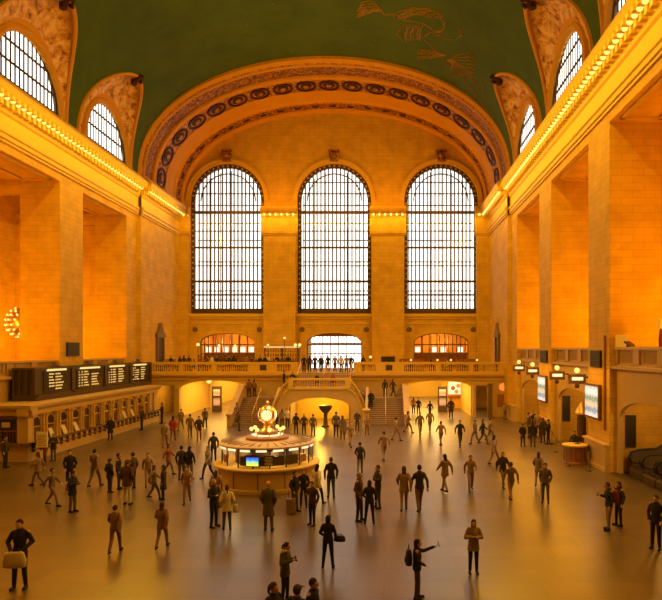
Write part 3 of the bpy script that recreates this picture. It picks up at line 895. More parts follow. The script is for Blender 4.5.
for k in range(12):
    y = 36.85 + 1.57 * (k + .5)
    b = B(); arch_ = [(y - .43, 1.1), (y - .43, 2.35)] + [(y + .43 * math.cos(PI - PI * i / 10), 2.35 + .25 * math.sin(PI - PI * i / 10)) for i in range(1, 10)] + [(y + .43, 2.35), (y + .43, 1.1)]
    b.plate([arch_], XT - .24, XT - .18, 'yz')
    w_ = TT(b).build('ticket_window', 'glass_dark', t)
    b = B()
    for j in range(7): b.box(XT - .17, XT - .15, y - .4 + .133 * j - .012, y - .4 + .133 * j + .012, 1.1, 1.95)
    b.box(XT - .18, XT - .13, y - .43, y + .43, 1.93, 2.0)
    inr = [(y + .36 * math.cos(PI * i / 10), 2.35 + .19 * math.sin(PI * i / 10)) for i in range(11)]
    b.plate([[(y + .43 * math.cos(PI * i / 10), 2.35 + .25 * math.sin(PI * i / 10)) for i in range(11)] + list(reversed(inr))], XT - .18, XT - .13, 'yz')
    TT(b).build('brass_grille', 'gold', w_)
    # slender attached columns either side
    for sy in (-1, 1):
        c = B(); c.lathe([(.1, 1.05), (.1, 1.15), (.065, 1.2), (.055, 2.5), (.1, 2.62), (.1, 2.72)], (XT - .04, y + sy * .6, 0), 8)
        TT(c).build('column', 'stone_plain', t)
b = B(); b.box(XT - 2.25, XT - .65, ya + .42, ya + .46, 1.1, 2.55); TT(b).build('end_window', 'glass_dark', t)
b = B()
for j in range(9): b.box(XT - 2.2 + .18 * j, XT - 2.17 + .18 * j, ya + .36, ya + .4, 1.1, 1.75)
for (xa, xb2, za, zb) in ((XT - 2.25, XT - .65, 2.5, 2.58), (XT - .72, XT - .65, 1.1, 2.55), (XT - 2.25, XT - 2.18, 1.1, 2.55), (XT - 2.25, XT - .65, 1.75, 1.8)):
    b.box(xa, xb2, ya + .3, ya + .42, za, zb)
TT(b).build('end_window_frame', 'wood', t)
b = B(); b.box(XT - 1.75, XT - 1.25, ya + .3, ya + .34, 2.0, 2.3)
tag(b.build('window_notice', 'white_paper'), 'small pale notice hung in the end window of the ticket office', 'notice')
names = ['first', 'third', 'fourth', 'fifth', 'ninth', 'tenth']
for nm, k in zip(names, (1, 2, 3, 8, 9)):
    y = 36.85 + 1.57 * (k + .5); b = B()
    b.add([(XT + .05, y - .25, 1.1), (XT + .05, y + .25, 1.1), (XT - .2, y + .22, 1.75), (XT - .2, y - .22, 1.75), (XT + .02, y - .25, 1.1), (XT + .02, y + .25, 1.1), (XT - .23, y + .22, 1.75), (XT - .23, y - .22, 1.75)],
          [(0, 1, 2, 3), (7, 6, 5, 4), (0, 4, 5, 1), (1, 5, 6, 2), (2, 6, 7, 3), (3, 7, 4, 0)])
    for j in range(3): pass
    tag(b.build('counter_notice', 'white_paper'), f'white notice propped on the ticket counter ledge at the {["second","third","fourth","ninth","tenth"][[1,2,3,8,9].index(k)]} window from the near end', 'notice', 'notices propped in the ticket windows')
# easel sign
t = thing('easel_sign', 'large white notice board on a stand at the near corner of the ticket office', 'sign', (-19.85, 36.0, 0))
b = B(); b.box(-.32, .32, -.03, .03, .95, 1.85); b.build('sign_board', 'white_paper', t)
b = B()
for j in range(8): b.box(-.25, .25 - .07 * (j % 3), -.036, -.03, 1.05 + .085 * j, 1.08 + .085 * j)
b.build('printed_lines', 'wood', t)
for sx in (-1, 1):
    b = B(); b.tube([(sx * .28, -.05, 0), (sx * .2, .03, 1.3)], .02, 6); b.build('leg', 'wood', t)
b = B(); b.tube([(0, .5, 0), (0, .04, 1.3)], .02, 6); b.build('leg', 'wood', t)

# ================================================================ departure board
XD = -22.2
t = thing('departure_board', 'long dark departure board with glowing rows standing above the ticket office', 'departure board', (XD, 49, 3.36))
def TD(b_): b_.v = [(x - XD, y - 49, z - 3.36) for x, y, z in b_.v]; return b_
b = B(); b.box(XD - 1.35, XD, 39.4, 58.8, 3.36, 5.4); TD(b).build('housing', 'board_green' if 'board_green' in M else 'dark', t)
b = B(); b.box(XD - 1.4, XD + .12, 39.3, 58.9, 3.36, 3.72); b.box(XD - 1.4, XD + .1, 39.3, 58.9, 5.3, 5.45)
for y in (39.4, 44.1, 49.3, 54.2, 58.8): b.box(XD, XD + .12, y - .18, y + .18, 3.6, 5.45)
for x in (XD - 1.3, XD - .9, XD - .45, XD - .05): b.box(x - .06, x + .06, 39.28, 39.45, 3.6, 5.4)
TD(b).build('frame', 'bronze', t)
M['led'] = emit('amber_display_text', (1, .60, .15), .85); M['led_head'] = emit('pale_header_strip', (1, .78, .26), .9)
M['screen_black'] = simple('black_display_glass', (.012, .009, .006), .3)
R2 = random.Random(5)
panels = [(40.6, 43.3), (45.0, 48.4), (49.9, 53.0), (54.7, 57.8)]
for i, (p0, p1) in enumerate(panels):
    b = B(); b.box(XD, XD + .05, p0 - .25, p1 + .25, 3.78, 5.2)
    d_ = TD(b).build('display', 'screen_black', t)
    b = B(); b.box(XD + .06, XD + .14, p0 + .1, p1 - .2, 5.2, 5.34); TD(b).build('header_strip', 'led_head', d_)
    b = B()
    for r in range(6):
        z = 5.0 - .2 * r
        for c0, c1 in (((.0, .06), (.12, .20), (.24, .46), (.58, .94)) if i else ((.15, .4), (.45, .85))):
            if R2.random() < .08: continue
            y = p0 + (p1 - p0) * c0; ye = p0 + (p1 - p0) * (c0 + (c1 - c0) * R2.uniform(.6, 1))
            while y < ye:
                wl = R2.choice((.08, .14, .2)); b.box(XD + .05, XD + .06, y, min(y + wl, ye), z - .045, z + .045); y += wl + .05
    TD(b).build('lettering', 'led', d_)
b = B()
for y in (42, 46.7, 51.5, 56.3):
    b.plate([[(y - .9, 5.45), (y + .9, 5.45), (y + .5, 5.55), (y + .15, 5.62), (y, 5.8), (y - .15, 5.62), (y - .5, 5.55)]], XD - .3, XD - .05, 'yz')
TD(b).build('cresting', 'bronze', t)

# ================================================================ information booth
BX, BY = -5.75, 30.6
t = thing('information_booth', 'round marble and brass information booth in the middle of the hall floor', 'booth', (BX, BY, 0)); t.scale = (.965, .965, 1.04)
b = B(); b.lathe([(2.5, 0), (2.5, .14), (2.44, .18), (2.44, .95), (2.5, 1.0)], n=48); b.build('marble_base', 'stone_low', t, smooth=True)
for k in range(12):
    a = 2 * PI * k / 12; b = B(); b.obox((2.45 * math.cos(a), 2.45 * math.sin(a), .57), (.03, .03, .78), a); b.build('base_joint', 'bronze_brown', t)
b = B(); b.lathe([(2.3, .95), (2.6, .97), (2.66, 1.02), (2.66, 1.08), (2.6, 1.12), (2.2, 1.12)], n=48); b.build('counter_rim', 'rim_stone', t, smooth=True) if 'rim_stone' in M else b.build('counter_rim', 'stone_plain', t, smooth=True)
b = B(); b.lathe([(1.6, 0.05), (1.6, 1.75)], n=24, cap=False); 
M['booth_core'] = simple('booth_interior', (.16, .10, .05), .5)
b.build('core', 'booth_core', t)
b = B(); b.lathe([(2.2, 1.94), (2.38, 1.95), (2.41, 1.98), (2.41, 2.03), (2.32, 2.06), (1.0, 2.16)], n=48); b.build('canopy', 'canopy_brown', t, smooth=True) if 'canopy_brown' in M else b.build('canopy', 'stone_low', t, smooth=True)
b = B()
for k in range(32):
    a = 2 * PI * k / 32; b.obox((1.68 * math.cos(a), 1.68 * math.sin(a), 2.115), (1.25, .03, .03), a)
b.build('canopy_seam', 'bronze_brown', t)
n = 18
for k in range(n):
    a = 2 * PI * k / n + .06; b = B(); b.obox((2.28 * math.cos(a), 2.28 * math.sin(a), 1.53), (.05, .06, .82), a); b.build('mullion', 'bronze', t)
    a2 = a + PI / n
    b = B(); b.obox((2.3 * math.cos(a2), 2.32 * math.sin(a2), 1.885), (.07, .50, .085), a2); b.build('lamp_strip', 'warm_panel', t)
    if k % 3 == 0 or k in (13, 14):
        b = B(); b.obox((2.2 * math.cos(a2), 2.2 * math.sin(a2), 1.42), (.03, .6, .42), a2); b.build('notice_panel', 'bronze', t)
    elif k % 3 == 1:
        b = B(); b.obox((2.2 * math.cos(a2), 2.2 * math.sin(a2), 1.40), (.03, .42, .36), a2)
        b.build('timetable_rack', 'white_paper' if k % 2 else 'wood', t)
M['screen_img'] = None
def screen_mat(name, cols, strength, scale=1.0, axis=2):
    m, n_, l, bs_ = new_mat(name)
    tc = n_.new('ShaderNodeTexCoord'); sp = n_.new('ShaderNodeSeparateXYZ'); l.new(tc.outputs['Generated'], sp.inputs[0])
    no = n_.new('ShaderNodeTexNoise'); no.inputs['Scale'].default_value = 5 * scale; no.inputs['Detail'].default_value = 3; l.new(tc.outputs['Generated'], no.inputs['Vector'])
    ad = n_.new('ShaderNodeMath'); ad.operation = 'MULTIPLY_ADD'; ad.inputs[1].default_value = .5; l.new(no.outputs['Fac'], ad.inputs[0]); l.new(sp.outputs[axis], ad.inputs[2])
    sb = n_.new('ShaderNodeMath'); sb.operation = 'SUBTRACT'; sb.inputs[1].default_value = .25; l.new(ad.outputs[0], sb.inputs[0])
    cr = n_.new('ShaderNodeValToRGB'); e = cr.color_ramp.elements
    for i, c in enumerate(cols):
        p = i / (len(cols) - 1)
        if i < 2: e[i].position = p if i == 0 else p; e[i].color = (*c, 1)
        else: q = e.new(p); q.color = (*c, 1)
    l.new(sb.outputs[0], cr.inputs[0]); l.new(cr.outputs[0], bs_.inputs['Emission Color']); bs_.inputs['Emission Strength'].default_value = strength
    l.new(cr.outputs[0], bs_.inputs['Base Color'])
    return m
M['screen_img'] = screen_mat('glowing_information_screen', [(.75, .9, .05), (.35, .75, .15), (.05, .25, .8), (.03, .05, .5)], 1.3)
a = math.radians(-96.5)
b = B(); b.obox((2.36 * math.cos(a), 2.36 * math.sin(a), 1.46), (.05, .66, .52), a); s_ = b.build('screen', 'dark', t)
b = B(); b.obox((2.39 * math.cos(a), 2.39 * math.sin(a), 1.44), (.02, .58, .38), a); b.build('screen_image', 'screen_img', s_)
a = math.radians(-78)
b = B(); b.obox((2.34 * math.cos(a), 2.34 * math.sin(a), 1.47), (.04, .5, .44), a); s_ = b.build('timetable_board', 'booth_grey' if 'booth_grey' in M else 'bronze', t)
b = B()
for r in range(6): b.obox((2.37 * math.cos(a), 2.37 * math.sin(a), 1.3 + .065 * r), (.01, .4 - .05 * (r % 3), .018), a)
b.build('printed_lines', 'white_paper', s_)
# drum, lamps and clock
b = B(); b.lathe([(1.08, 2.14), (1.1, 2.26), (1.0, 2.3), (.55, 2.34), (.5, 2.5), (.35, 2.56)], n=32); b.build('drum', 'wood', t, smooth=True)
b = B(); b.lathe([(.75, 2.31), (.78, 2.33), (.78, 2.37), (.7, 2.37)], n=32); b.build('light_ring', 'warm_panel', t)
t = thing('station_clock', 'four-faced brass ball clock on top of the information booth', 'clock', (BX, BY, 2.62))
b = B(); b.lathe([(.35, .03), (.3, .08), (.16, .14), (.13, .2), (.2, .28), (.12, .34), (.2, .42)], n=20); b.build('pedestal', 'gold', t, smooth=True)
b = B(); b.ball((0, 0, .8), .455, 24); b.build('ball', 'gold', t, smooth='all')
b = B(); b.lathe([(.2, 1.2), (.08, 1.26), (.06, 1.32), (.1, 1.36), (.1, 1.4), (.0, 1.52)], n=12); b.build('finial', 'gold', t, smooth=True)
M['dial'] = emit('opal_clock_dial', (1, .80, .36), 1.15)
for k in range(4):
    a = PI / 2 * k + math.radians(-88)
    c = Vector((math.cos(a), math.sin(a), 0)); u = Vector((-math.sin(a), math.cos(a), 0)); z_ = Vector((0, 0, 1))
    P = []
    for rr, hh in ((.001, .464), (.1, .453), (.2, .418), (.28, .369)):
        P.append([c * hh + z_ * .8 + (u * math.cos(2 * PI * i / 24) + z_ * math.sin(2 * PI * i / 24)) * rr for i in range(24)])
    b = B(); b.grid(P, closev=True); f_ = b.build('dial', 'dial', t)
    b = B(); b.tube([c * .36 + z_ * .8 + (u * math.cos(2 * PI * i / 24) + z_ * math.sin(2 * PI * i / 24)) * .29 for i in range(25)], .028, 6); b.build('bezel', 'gold', t)
    b = B()
    for ang, ln in ((PI / 2 - .1, .2), (-PI / 2 + .15, .13)):
        d_ = u * math.cos(ang) + z_ * math.sin(ang); p_ = c * .40 + z_ * .9; q_ = c * 0.0
        b.tube([p_, p_ + d_ * ln], .016, 5)
    for i in range(12):
        an = PI / 6 * i; d_ = u * math.cos(an) + z_ * math.sin(an); b.tube([c * .43 + z_ * .8 + d_ * .2, c * .43 + z_ * .8 + d_ * .24], .009, 4)
    b.build('hands_and_marks', 'black', f_)
lampnames = []
for k in range(8):
    a = 2 * PI * k / 8 + .3; r = .78
    if k == 0:
        tl = thing('globe_lamp', 'small glowing globe lamp on a brass arm circling the clock on the booth', 'lamp', (BX + r * math.cos(a), BY + r * math.sin(a), 2.41), group='globe lamps around the booth clock')
        p = B(); p.lathe([(.06, 0), (.025, .05), (.025, .2), (.05, .24)], n=8); p.build('stem', 'gold', tl)
        p = B(); p.ball((0, 0, .33), .10, 12); p.build('globe', 'globe', tl, smooth='all'); LAMP0 = tl
    else: dup(LAMP0, (BX + r * math.cos(a), BY + r * math.sin(a), 2.41))

# ================================================================ right side fittings
def lit_sign(px, py, k, lab):
    d = 11.75 * F / (px - 384); x, z = gx(px, d), gz(py, d)
    t = thing('track_sign', lab, 'sign', (x, d, z), group='boxed track signs under the right parapets')
    b = B(); b.box(-.5, .5, -.1, .1, -.29, .29); b.build('casing', 'bronze_brown', t)
    b = B(); b.box(-.34, .34, -.125, -.1, -.08, .12); b.build('lit_panel', 'warm_panel2' if 'warm_panel2' in M else 'warm_panel', t)
    b = B(); b.tube([(.5, 0, .1), (XR - x + .5, 0, .1)], .05, 6); b.build('bracket', 'bronze', t)
    b = B(); b.ball((0, 0, .52), .17, 12); b.build('globe', 'globe', t, smooth='all')
    b = B(); b.lathe([(.1, -.55), (.16, -.42), (.1, -.29)], n=10); b.build('pendant', 'bronze', t)
lit_sign(519, 368, 0, 'boxed lit sign with globe on top, farthest of the row on the right wall')
lit_sign(532.5, 371, 1, 'second boxed lit sign with globe from the far end of the right wall')
lit_sign(557, 375.5, 2, 'boxed lit sign with globe left of the arch between the two poster screens')
lit_sign(577, 379, 3, 'largest boxed lit sign with globe, above the arch beside the near poster screen')
M['poster'] = screen_mat('backlit_poster', [(.85, .9, .95), (.12, .25, .4), (.65, .60, .45), (.10, .25, .2), (.8, .85, .9), (.25, .4, .55)], .8, 2.6)
for (px0, px1, y0, y1, lab) in ((588.5, 601, 386, 416, 'tall backlit poster screen on the nearest right pier'), (540.5, 547.5, 377, 400, 'tall backlit poster screen on the farther right pier')):
    da, db = XR * F / (px1 - 384), XR * F / (px0 - 384)
    dm = (da + db) / 2; z1, z0 = gz(y0, dm), gz(y1, dm)
    t = thing('poster_screen', lab, 'poster screen', (XR - .01, dm, (z0 + z1) / 2))
    hy, hz = (db - da) / 2, (z1 - z0) / 2
    b = B(); b.box(-.18, 0, -hy - .14, hy + .14, -hz - .12, hz + .12); b.build('casing', 'bronze_brown', t)
    b = B(); b.box(-.2, -.18, -hy, hy, -hz, hz); b.build('screen', 'poster', t)
for (px0, px1, y0, y1, s, lab) in ((592, 602, 350.5, 367, 1, 'black loudspeaker panel high on the nearest right pier'), (541.5, 548, 350.5, 362.5, 1, 'black loudspeaker panel high on the farther right pier'),
                                   (66, 78, 342.5, 356, -1, 'black loudspeaker panel high on the left pier above the departure board')):
    xs = XR if s > 0 else XL
    da, db = xs * F / (px1 - 384), xs * F / (px0 - 384); dm = (da + db) / 2; hy = abs(da - db) / 2
    z1, z0 = gz(y0, dm), gz(y1, dm)
    t = thing('speaker_panel', lab, 'loudspeaker', (xs - s * .01, dm, (z0 + z1) / 2), group='loudspeaker panels on the piers')
    b = B(); b.box(0, -s * .12, -hy, hy, -(z1 - z0) / 2, (z1 - z0) / 2); b.build('casing', 'black', t)
    b = B()
    for k in range(7): b.box(-s * .12, -s * .14, -hy + .08, hy - .08, -(z1 - z0) / 2 + .1 + .13 * k, -(z1 - z0) / 2 + .13 + .13 * k)
    b.build('grille', 'dark', t)
# dark tall panels in the arches
for (px0, px1, y0, y1, d, lab) in ((625.5, 635.5, 415, 447, BAYS[2] + BH + .0, 'tall black board on the wall inside the nearest right arch'), (562.5, 570, 395.5, 421, BAYS[1] + BH, 'tall black board on the wall inside the middle right arch')):
    xx0, xx1 = gx(px0, d), gx(px1, d)
    t = thing('notice_board', lab, 'notice board', ((xx0 + xx1) / 2, d, (gz(y0, d) + gz(y1, d)) / 2))
    w2, h2 = (xx1 - xx0) / 2, (gz(y0, d) - gz(y1, d)) / 2
    b = B(); b.box(-w2, w2, -.08, 0, -h2, h2); b.build('panel', 'black', t)
    b = B(); b.box(-w2, w2, -.1, -.08, h2 - .05, h2); b.box(-w2, w2, -.1, -.08, -h2, -h2 + .05); b.box(-w2, -w2 + .05, -.1, -.08, -h2, h2); b.box(w2 - .05, w2, -.1, -.08, -h2, h2)
    b.build('frame', 'bronze', t)
# conduit on the pier, column lamp
b = B(); b.box(XR - .11, XR - .01, 33.9, 34.1, 2.2, 7.4); b.build('tmp', 'wood').name = 'conduit_pipe'
tag(bpy.data.objects['conduit_pipe'], 'thin brown vertical conduit on the corner of the nearest right pier', 'conduit')
dd = 38.6; t = thing('bronze_column', 'green bronze column with a conical hood standing left of the near poster screen', 'column', (gx(581.5, dd), dd, 0))
b = B(); b.lathe([(.32, 0), (.32, .3), (.25, .4), (.24, 2.5), (.3, 2.6)], n=16); b.build('shaft', 'bronze_brown', t, smooth=True)
b = B(); b.lathe([(.36, 2.6), (.4, 2.72), (.3, 2.95), (.1, 3.25), (.02, 3.4)], n=16); b.build('hood', 'gold', t, smooth=True)
b = B()
for k in range(8): a = PI / 4 * k; b.obox((.25 * math.cos(a), .25 * math.sin(a), 1.4), (.05, .07, 2.0), a)
b.build('flute', 'bronze', t)
# low marble wall beside the escalators
b = B()
for ya_, yb2 in ((33.42, 36.98), (45.02, 48.58), (56.6, 59.2)):
    b.box(XR - .22, XR + .02, ya_, yb2, 0, 1.38); b.box(XR - .32, XR + .02, ya_ - .06, yb2 + .06, 1.38, 1.5); b.box(XR - .28, XR + .02, ya_ - .03, yb2 + .03, 0, .2)
struct(b, 'baseboard_right', 'stone_low', label='marble dado with a projecting cap around the foot of the right piers')
# escalators
def escalator(y, lab):
    t = thing('escalator', lab, 'escalator', (12.95, y, 0), group='escalators rising in the nearest right arch')
    b = B(); b.plate([[(0, 0), (0, .35), (.2, .5), (1.2, .5), (7, 3.6), (7, 0)]], -.75, .75)
    b.v = [(x, yy, z) for x, yy, z in b.v]; b.build('truss', 'bronze', t)
    b = B()
    for k in range(3): b.box(.1 + .4 * k, .45 + .4 * k, -.5, .5, .5, .53)
    for k in range(14): b.box(1.3 + .4 * k, 1.7 + .4 * k, -.5, .5, .5 + .214 * k - .1, .62 + .214 * k)
    b.build('steps', 'black', t)
    for sy in (-.68, .68):
        b = B(); pts = [(.5, sy, .6), (.1, sy, .7), (-.05, sy, .95), (.08, sy, 1.22), (.4, sy, 1.33), (1.4, sy, 1.4), (6.8, sy, 4.3)]
        sm = []
        for i in range(len(pts) - 1):
            for q in range(3): sm.append(Vector(pts[i]).lerp(Vector(pts[i + 1]), q / 3))
        sm.append(Vector(pts[-1])); b.tube(sm, .065, 8); b.build('handrail', 'black', t, smooth=True)
        b = B(); b.plate([[(.15, .5), (.05, .95), (.15, 1.2), (.45, 1.28), (1.4, 1.34), (6.8, 4.2), (6.8, 3.6), (1.3, .5)]], sy - .05, sy + .05)
        b.build('balustrade_panel', 'steel' if 'steel' in M else 'bronze_brown', t)
escalator(32.0, 'escalator next to the tall black board, farthest of the three in the arch')
escalator(30.4, 'middle escalator of the three in the nearest right arch')
escalator(28.8, 'escalator at the right edge, nearest of the three in the arch')
b = B(); b.box(12.2, 12.93, 25.3, 33.3, 0, .02); struct(b, 'floor_plate', 'dark', label='dark floor strip before the escalators')

# round desk, barriers
t = thing('help_desk', 'round wooden help desk beside the low marble wall on the right', 'desk', (11.15, 36.2, 0))
b = B(); b.lathe([(.66, 0), (.66, .1), (.62, .14), (.62, 1.0)], n=28); b.build('desk_body', 'wood', t, smooth=True)
b = B()
for k in range(14): a = 2 * PI * k / 14; b.obox((.63 * math.cos(a), .63 * math.sin(a), .57), (.03, .04, .82), a)
b.build('panel_rib', 'bronze_brown', t)
b = B(); b.lathe([(.6, 1.0), (.74, 1.02), (.74, 1.1), (.6, 1.12)], n=28); b.build('desk_top', 'stone_plain', t, smooth=True)
t = thing('desk_monitor', 'small dark monitor standing on the round help desk', 'monitor', (11.3, 36.2, 1.13))
b = B(); b.box(-.16, .16, -.1, .1, 0, .03); b.box(-.03, .03, -.02, .02, .02, .15); b.build('stand', 'black', t)
b = B(); b.box(-.24, .24, -.02, .02, .12, .42); b.build('display', 'black', t)
post0 = None
pp = [(556, 452), (568, 466), (588.5, 471), (552, 444)]
for i, (px, py) in enumerate(pp):
    d = floor_d(py); loc = (gx(px, d), d, 0)
    if post0 is None:
        post0 = thing('barrier_post', 'barrier post left of the round help desk', 'barrier post', loc, group='queue barrier posts by the help desk')
        b = B(); b.lathe([(.17, 0), (.17, .03), (.03, .06)], n=14); b.build('foot', 'black', post0)
        b = B(); b.lathe([(.03, .05), (.03, .95), (.045, .97), (.045, 1.02), (0, 1.03)], n=10); b.build('pole', 'steel' if 'steel' in M else 'bronze_brown', post0)
    else: dup(post0, loc, label=['', 'barrier post directly in front of the round help desk', 'barrier post at the right side of the round help desk', 'barrier post farthest from the camera, near the huddled group'][i])
def P3(i): d = floor_d(pp[i][1]); return Vector((gx(pp[i][0], d), d, .9))
for i, (a_, c_) in enumerate(((0, 1), (3, 0))):
    a, c = P3(a_), P3(c_); b = B()
    u = (c - a).normalized().cross(Vector((0, 0, 1))) * .01
    vv = []
    for q in range(9):
        p = a.lerp(c, q / 8); p.z -= .05 * math.sin(PI * q / 8); vv.append([p + u, p - u, p - u - Vector((0, 0, .07)), p + u - Vector((0, 0, .07))])
    b.grid(vv, closev=True)
    tag(b.build('barrier_belt', 'black'), ['black belt between the posts in front of the help desk', 'black belt running back from the help desk posts'][i], 'belt')

# ================================================================ passage kiosks
def kiosk(px, lab):
    d = 66.0; t = thing('sign_pylon', lab, 'sign', (gx(px, d), d, 0), group='sign pylons in the passages')
    b = B(); b.box(-.5, .5, -.12, .12, .0, 2.75); b.build('casing', 'bronze', t)
    b = B(); b.box(-.34, .34, -.14, -.12, 1.75, 2.4); b.build('lit_poster', 'red_poster', t)
    b = B(); b.box(-.34, .34, -.14, -.12, .7, 1.5); b.build('lower_poster', 'dark_poster', t)
M['red_poster'] = screen_mat('red_lit_poster', [(.9, .25, .12), (.8, .15, .08), (.95, .45, .2)], .9)
M['dark_poster'] = screen_mat('dim_lit_poster', [(.35, .16, .08), (.5, .3, .2), (.15, .1, .08)], .5, 2)
kiosk(217, 'dark sign pylon with red lit poster in the left passage'); kiosk(442.5, 'dark sign pylon with red lit poster in the right passage')
# passage ceiling lamps
def ceiling_lamp(px, py, w_, lab, shape='bar'):
    d = 63.5; x = gx(px, d); t = thing('ceiling_lamp', lab, 'lamp', (x, d, ZF - .5))
    if shape == 'bar':
        b = B(); b.box(-w_, w_, -.8, .8, -.14, -.02); b.build('diffuser', 'tube_light', t); b = B(); b.box(-w_ - .05, w_ + .05, -.85, .85, -.05, 0); b.build('housing', 'bronze', t)
    else:
        b = B(); b.ball((0, 0, -.42), .26, 14); b.build('globe', 'globe', t, smooth='all'); b = B(); b.tube([(0, 0, 0), (0, 0, -.2)], .03, 6); b.build('stem', 'gold', t)
M['tube_light'] = emit('white_tube_light', (1, .88, .66), 7)
ceiling_lamp(244, 386, .65, 'wide white ceiling light in the left passage beside the stairs'); ceiling_lamp(436.5, 383, .55, 'long white ceiling light in the right passage')
ceiling_lamp(209, 386, .2, 'round globe lamp under the ceiling of the left passage', 'g')
ceiling_lamp(460, 386, .2, 'round globe lamp under the ceiling of the right passage', 'g')
# lit shop display in the right passage
d = 70.2; t = thing('shop_display', 'brightly lit shop front with round ornaments in the right passage', 'shop front', (gx(459, d), d, 0))
b = B(); b.box(-1.9, 1.9, .0, .15, 0, 3.5); b.build('back_wall', 'warm_shop', t) if False else b.build('back_wall', 'orange_plaster', t)
b = B(); b.plate([[(-1.2, 1.6), (1.2, 1.6), (1.2, 3.0), (-1.2, 3.0)]], -.06, .0); b.build('lit_window', 'shop_img', t) if 'shop_img' in M else b.build('lit_window', 'warm_panel', t)
for q, (u_, v_) in enumerate(((-.7, 2.3), (-.1, 2.55), (.45, 2.35), (.95, 2.1), (-.3, 1.9))):
    b = B(); b.ball((u_, -.12, v_), .24, 10, (1, .4, 1)); b.build('ornament', ('wood', 'red_glow', 'white_paper', 'dark', 'red_glow')[q], t, smooth='all')
b = B(); b.box(-1.3, 1.3, -.3, .0, 1.3, 1.5); b.build('shelf', 'wood', t)

# ================================================================ balcony furnishings
def place(px, py, d): return (gx(px, d), d, ZF)
ZF += .01
# tables
tb = thing('cafe_table', 'small dark cafe table at the balcony rail, nearest the left corner', 'table', (gx(160, 62.4), 62.4, ZF), group='cafe tables behind the balcony rail')
b = B(); b.lathe([(.42, .72), (.42, .76)], n=16); b.build('table_top', 'white_paper', tb)
b = B(); b.lathe([(.28, 0), (.28, .03), (.04, .06), (.04, .72)], n=10); b.build('pedestal', 'black', tb)
for i, px in enumerate((178, 193, 208, 223, 238, 253, 268, 404, 420, 436, 452, 468, 484)):
    dup(tb, (gx(px, 62.4), 62.4, ZF), label='small dark cafe table at the balcony rail, ' + ('number %s from the left corner' % ['two', 'three', 'four', 'five', 'six', 'seven', 'eight'][i] if i < 7 else 'number %s right of the stairs' % ['one', 'two', 'three', 'four', 'five', 'six'][i - 7]))
ch0 = None; cnt = 0
for i, px in enumerate((160, 167, 173, 186, 200, 215, 230, 246, 261, 275, 398, 411, 428, 444, 460, 476)):
    loc = (gx(px, 62.9 + .5 * (i % 2)), 62.9 + .5 * (i % 2), ZF)
    lab = 'dark cafe chair at a balcony table ' + ('left' if px < 300 else 'right') + ' of the stairs'
    if ch0 is None:
        ch0 = thing('cafe_chair', lab, 'chair', loc, group='cafe chairs behind the left balcony rail')
        b = B(); b.box(-.22, .22, -.22, .22, .43, .47); b.build('seat', 'dark', ch0)
        b = B(); b.box(-.22, .22, .19, .23, .6, .95); b.tube([(-.2, .21, .45), (-.2, .21, .95)], .02, 5); b.tube([(.2, .21, .45), (.2, .21, .95)], .02, 5); b.build('backrest', 'wood', ch0)
        for sx in (-1, 1):
            for sy in (-1, 1): b = B(); b.tube([(sx * .2, sy * .2, 0), (sx * .19, sy * .19, .44)], .018, 5); b.build('leg', 'black', ch0)
    else: dup(ch0, loc, (i * 1.3) % 6.28, lab, 'cafe chairs behind the left balcony rail' if px < 300 else 'cafe chairs behind the right balcony rail')
for i, (pa, pb) in enumerate(((399, 424), (428, 452), (456, 478))):
    xa, xb_ = gx(pa, 64.7), gx(pb, 64.7); t = thing('wooden_bench', 'dark high-backed bench behind the right balcony rail, ' + ('nearest the monitor', 'middle of three', 'nearest the right corner')[i], 'bench', ((xa + xb_) / 2, 64.7, ZF)); w_ = (xb_ - xa) / 2
    b = B(); b.box(-w_, w_, -.08, 0, 0, 1.32); b.build('backrest', 'wood', t); b = B(); b.box(-w_, w_, .0, .45, .36, .46); b.build('seat', 'dark', t)
    for q in (-1, 1): b = B(); b.box(q * (w_ - .1) - .04, q * (w_ - .1) + .04, .36, .44, 0, .36); b.build('leg', 'dark', t)
# bar counter with back bar
t = thing('back_bar', 'dark back bar with rows of bottles before the pilaster left of the stairs', 'bar', (gx(282, 68), 68, ZF))
b = B(); b.box(-2.0, 2.0, -.3, .3, 0, 1.0); b.box(-2.1, 2.1, -.4, .3, 1.0, 1.08); b.build('cabinet', 'wood', t)
for z in (1.55, 2.05, 2.5):
    b = B(); b.box(-1.9, 1.9, -.12, .28, z, z + .04); b.build('shelf', 'wood', t)
for x in (-1.9, 0, 1.9):
    b = B(); b.box(x - .05, x + .05, -.15, .3, 1.05, 2.6); b.build('upright', 'bronze', t)
b = B(); b.box(-1.95, 1.95, -.16, -.12, 2.52, 2.6); b.build('light_strip', 'warm_panel', t)
R3 = random.Random(3); bottles = []
M['bottle'] = simple('brown_bottle_glass', (.20, .07, .02), .12)
for r, z in enumerate((1.08, 1.59, 2.09)):
    for k in range(14):
        loc = (gx(282, 68) - 1.75 + 3.5 * k / 13, 67.98, ZF + z)
        if not bottles:
            b = B(); b.lathe([(.05, 0), (.052, .2), (.02, .28), (.02, .36)], n=8); o = b.build('bottle', 'bottle', smooth=True, loc=loc); tag(o, 'brown bottle standing on the back bar on the balcony', 'bottle', 'bottles on the back bar'); bottles.append(o)
        else:
            o = bottles[0].copy(); COL.objects.link(o); o.location = loc; o.scale = (1, 1, R3.uniform(.8, 1.1)); bottles.append(o)
t = thing('bar_counter', 'long dark bar counter on the balcony in front of the bottles', 'bar counter', (gx(270, 65.4), 65.4, ZF))
b = B(); b.box(-3.2, 2.6, -.25, .25, 0, 1.02); b.build('front_panel', 'wood', t); b = B(); b.box(-3.3, 2.7, -.35, .32, 1.02, 1.1); b.build('counter_top', 'dark', t)
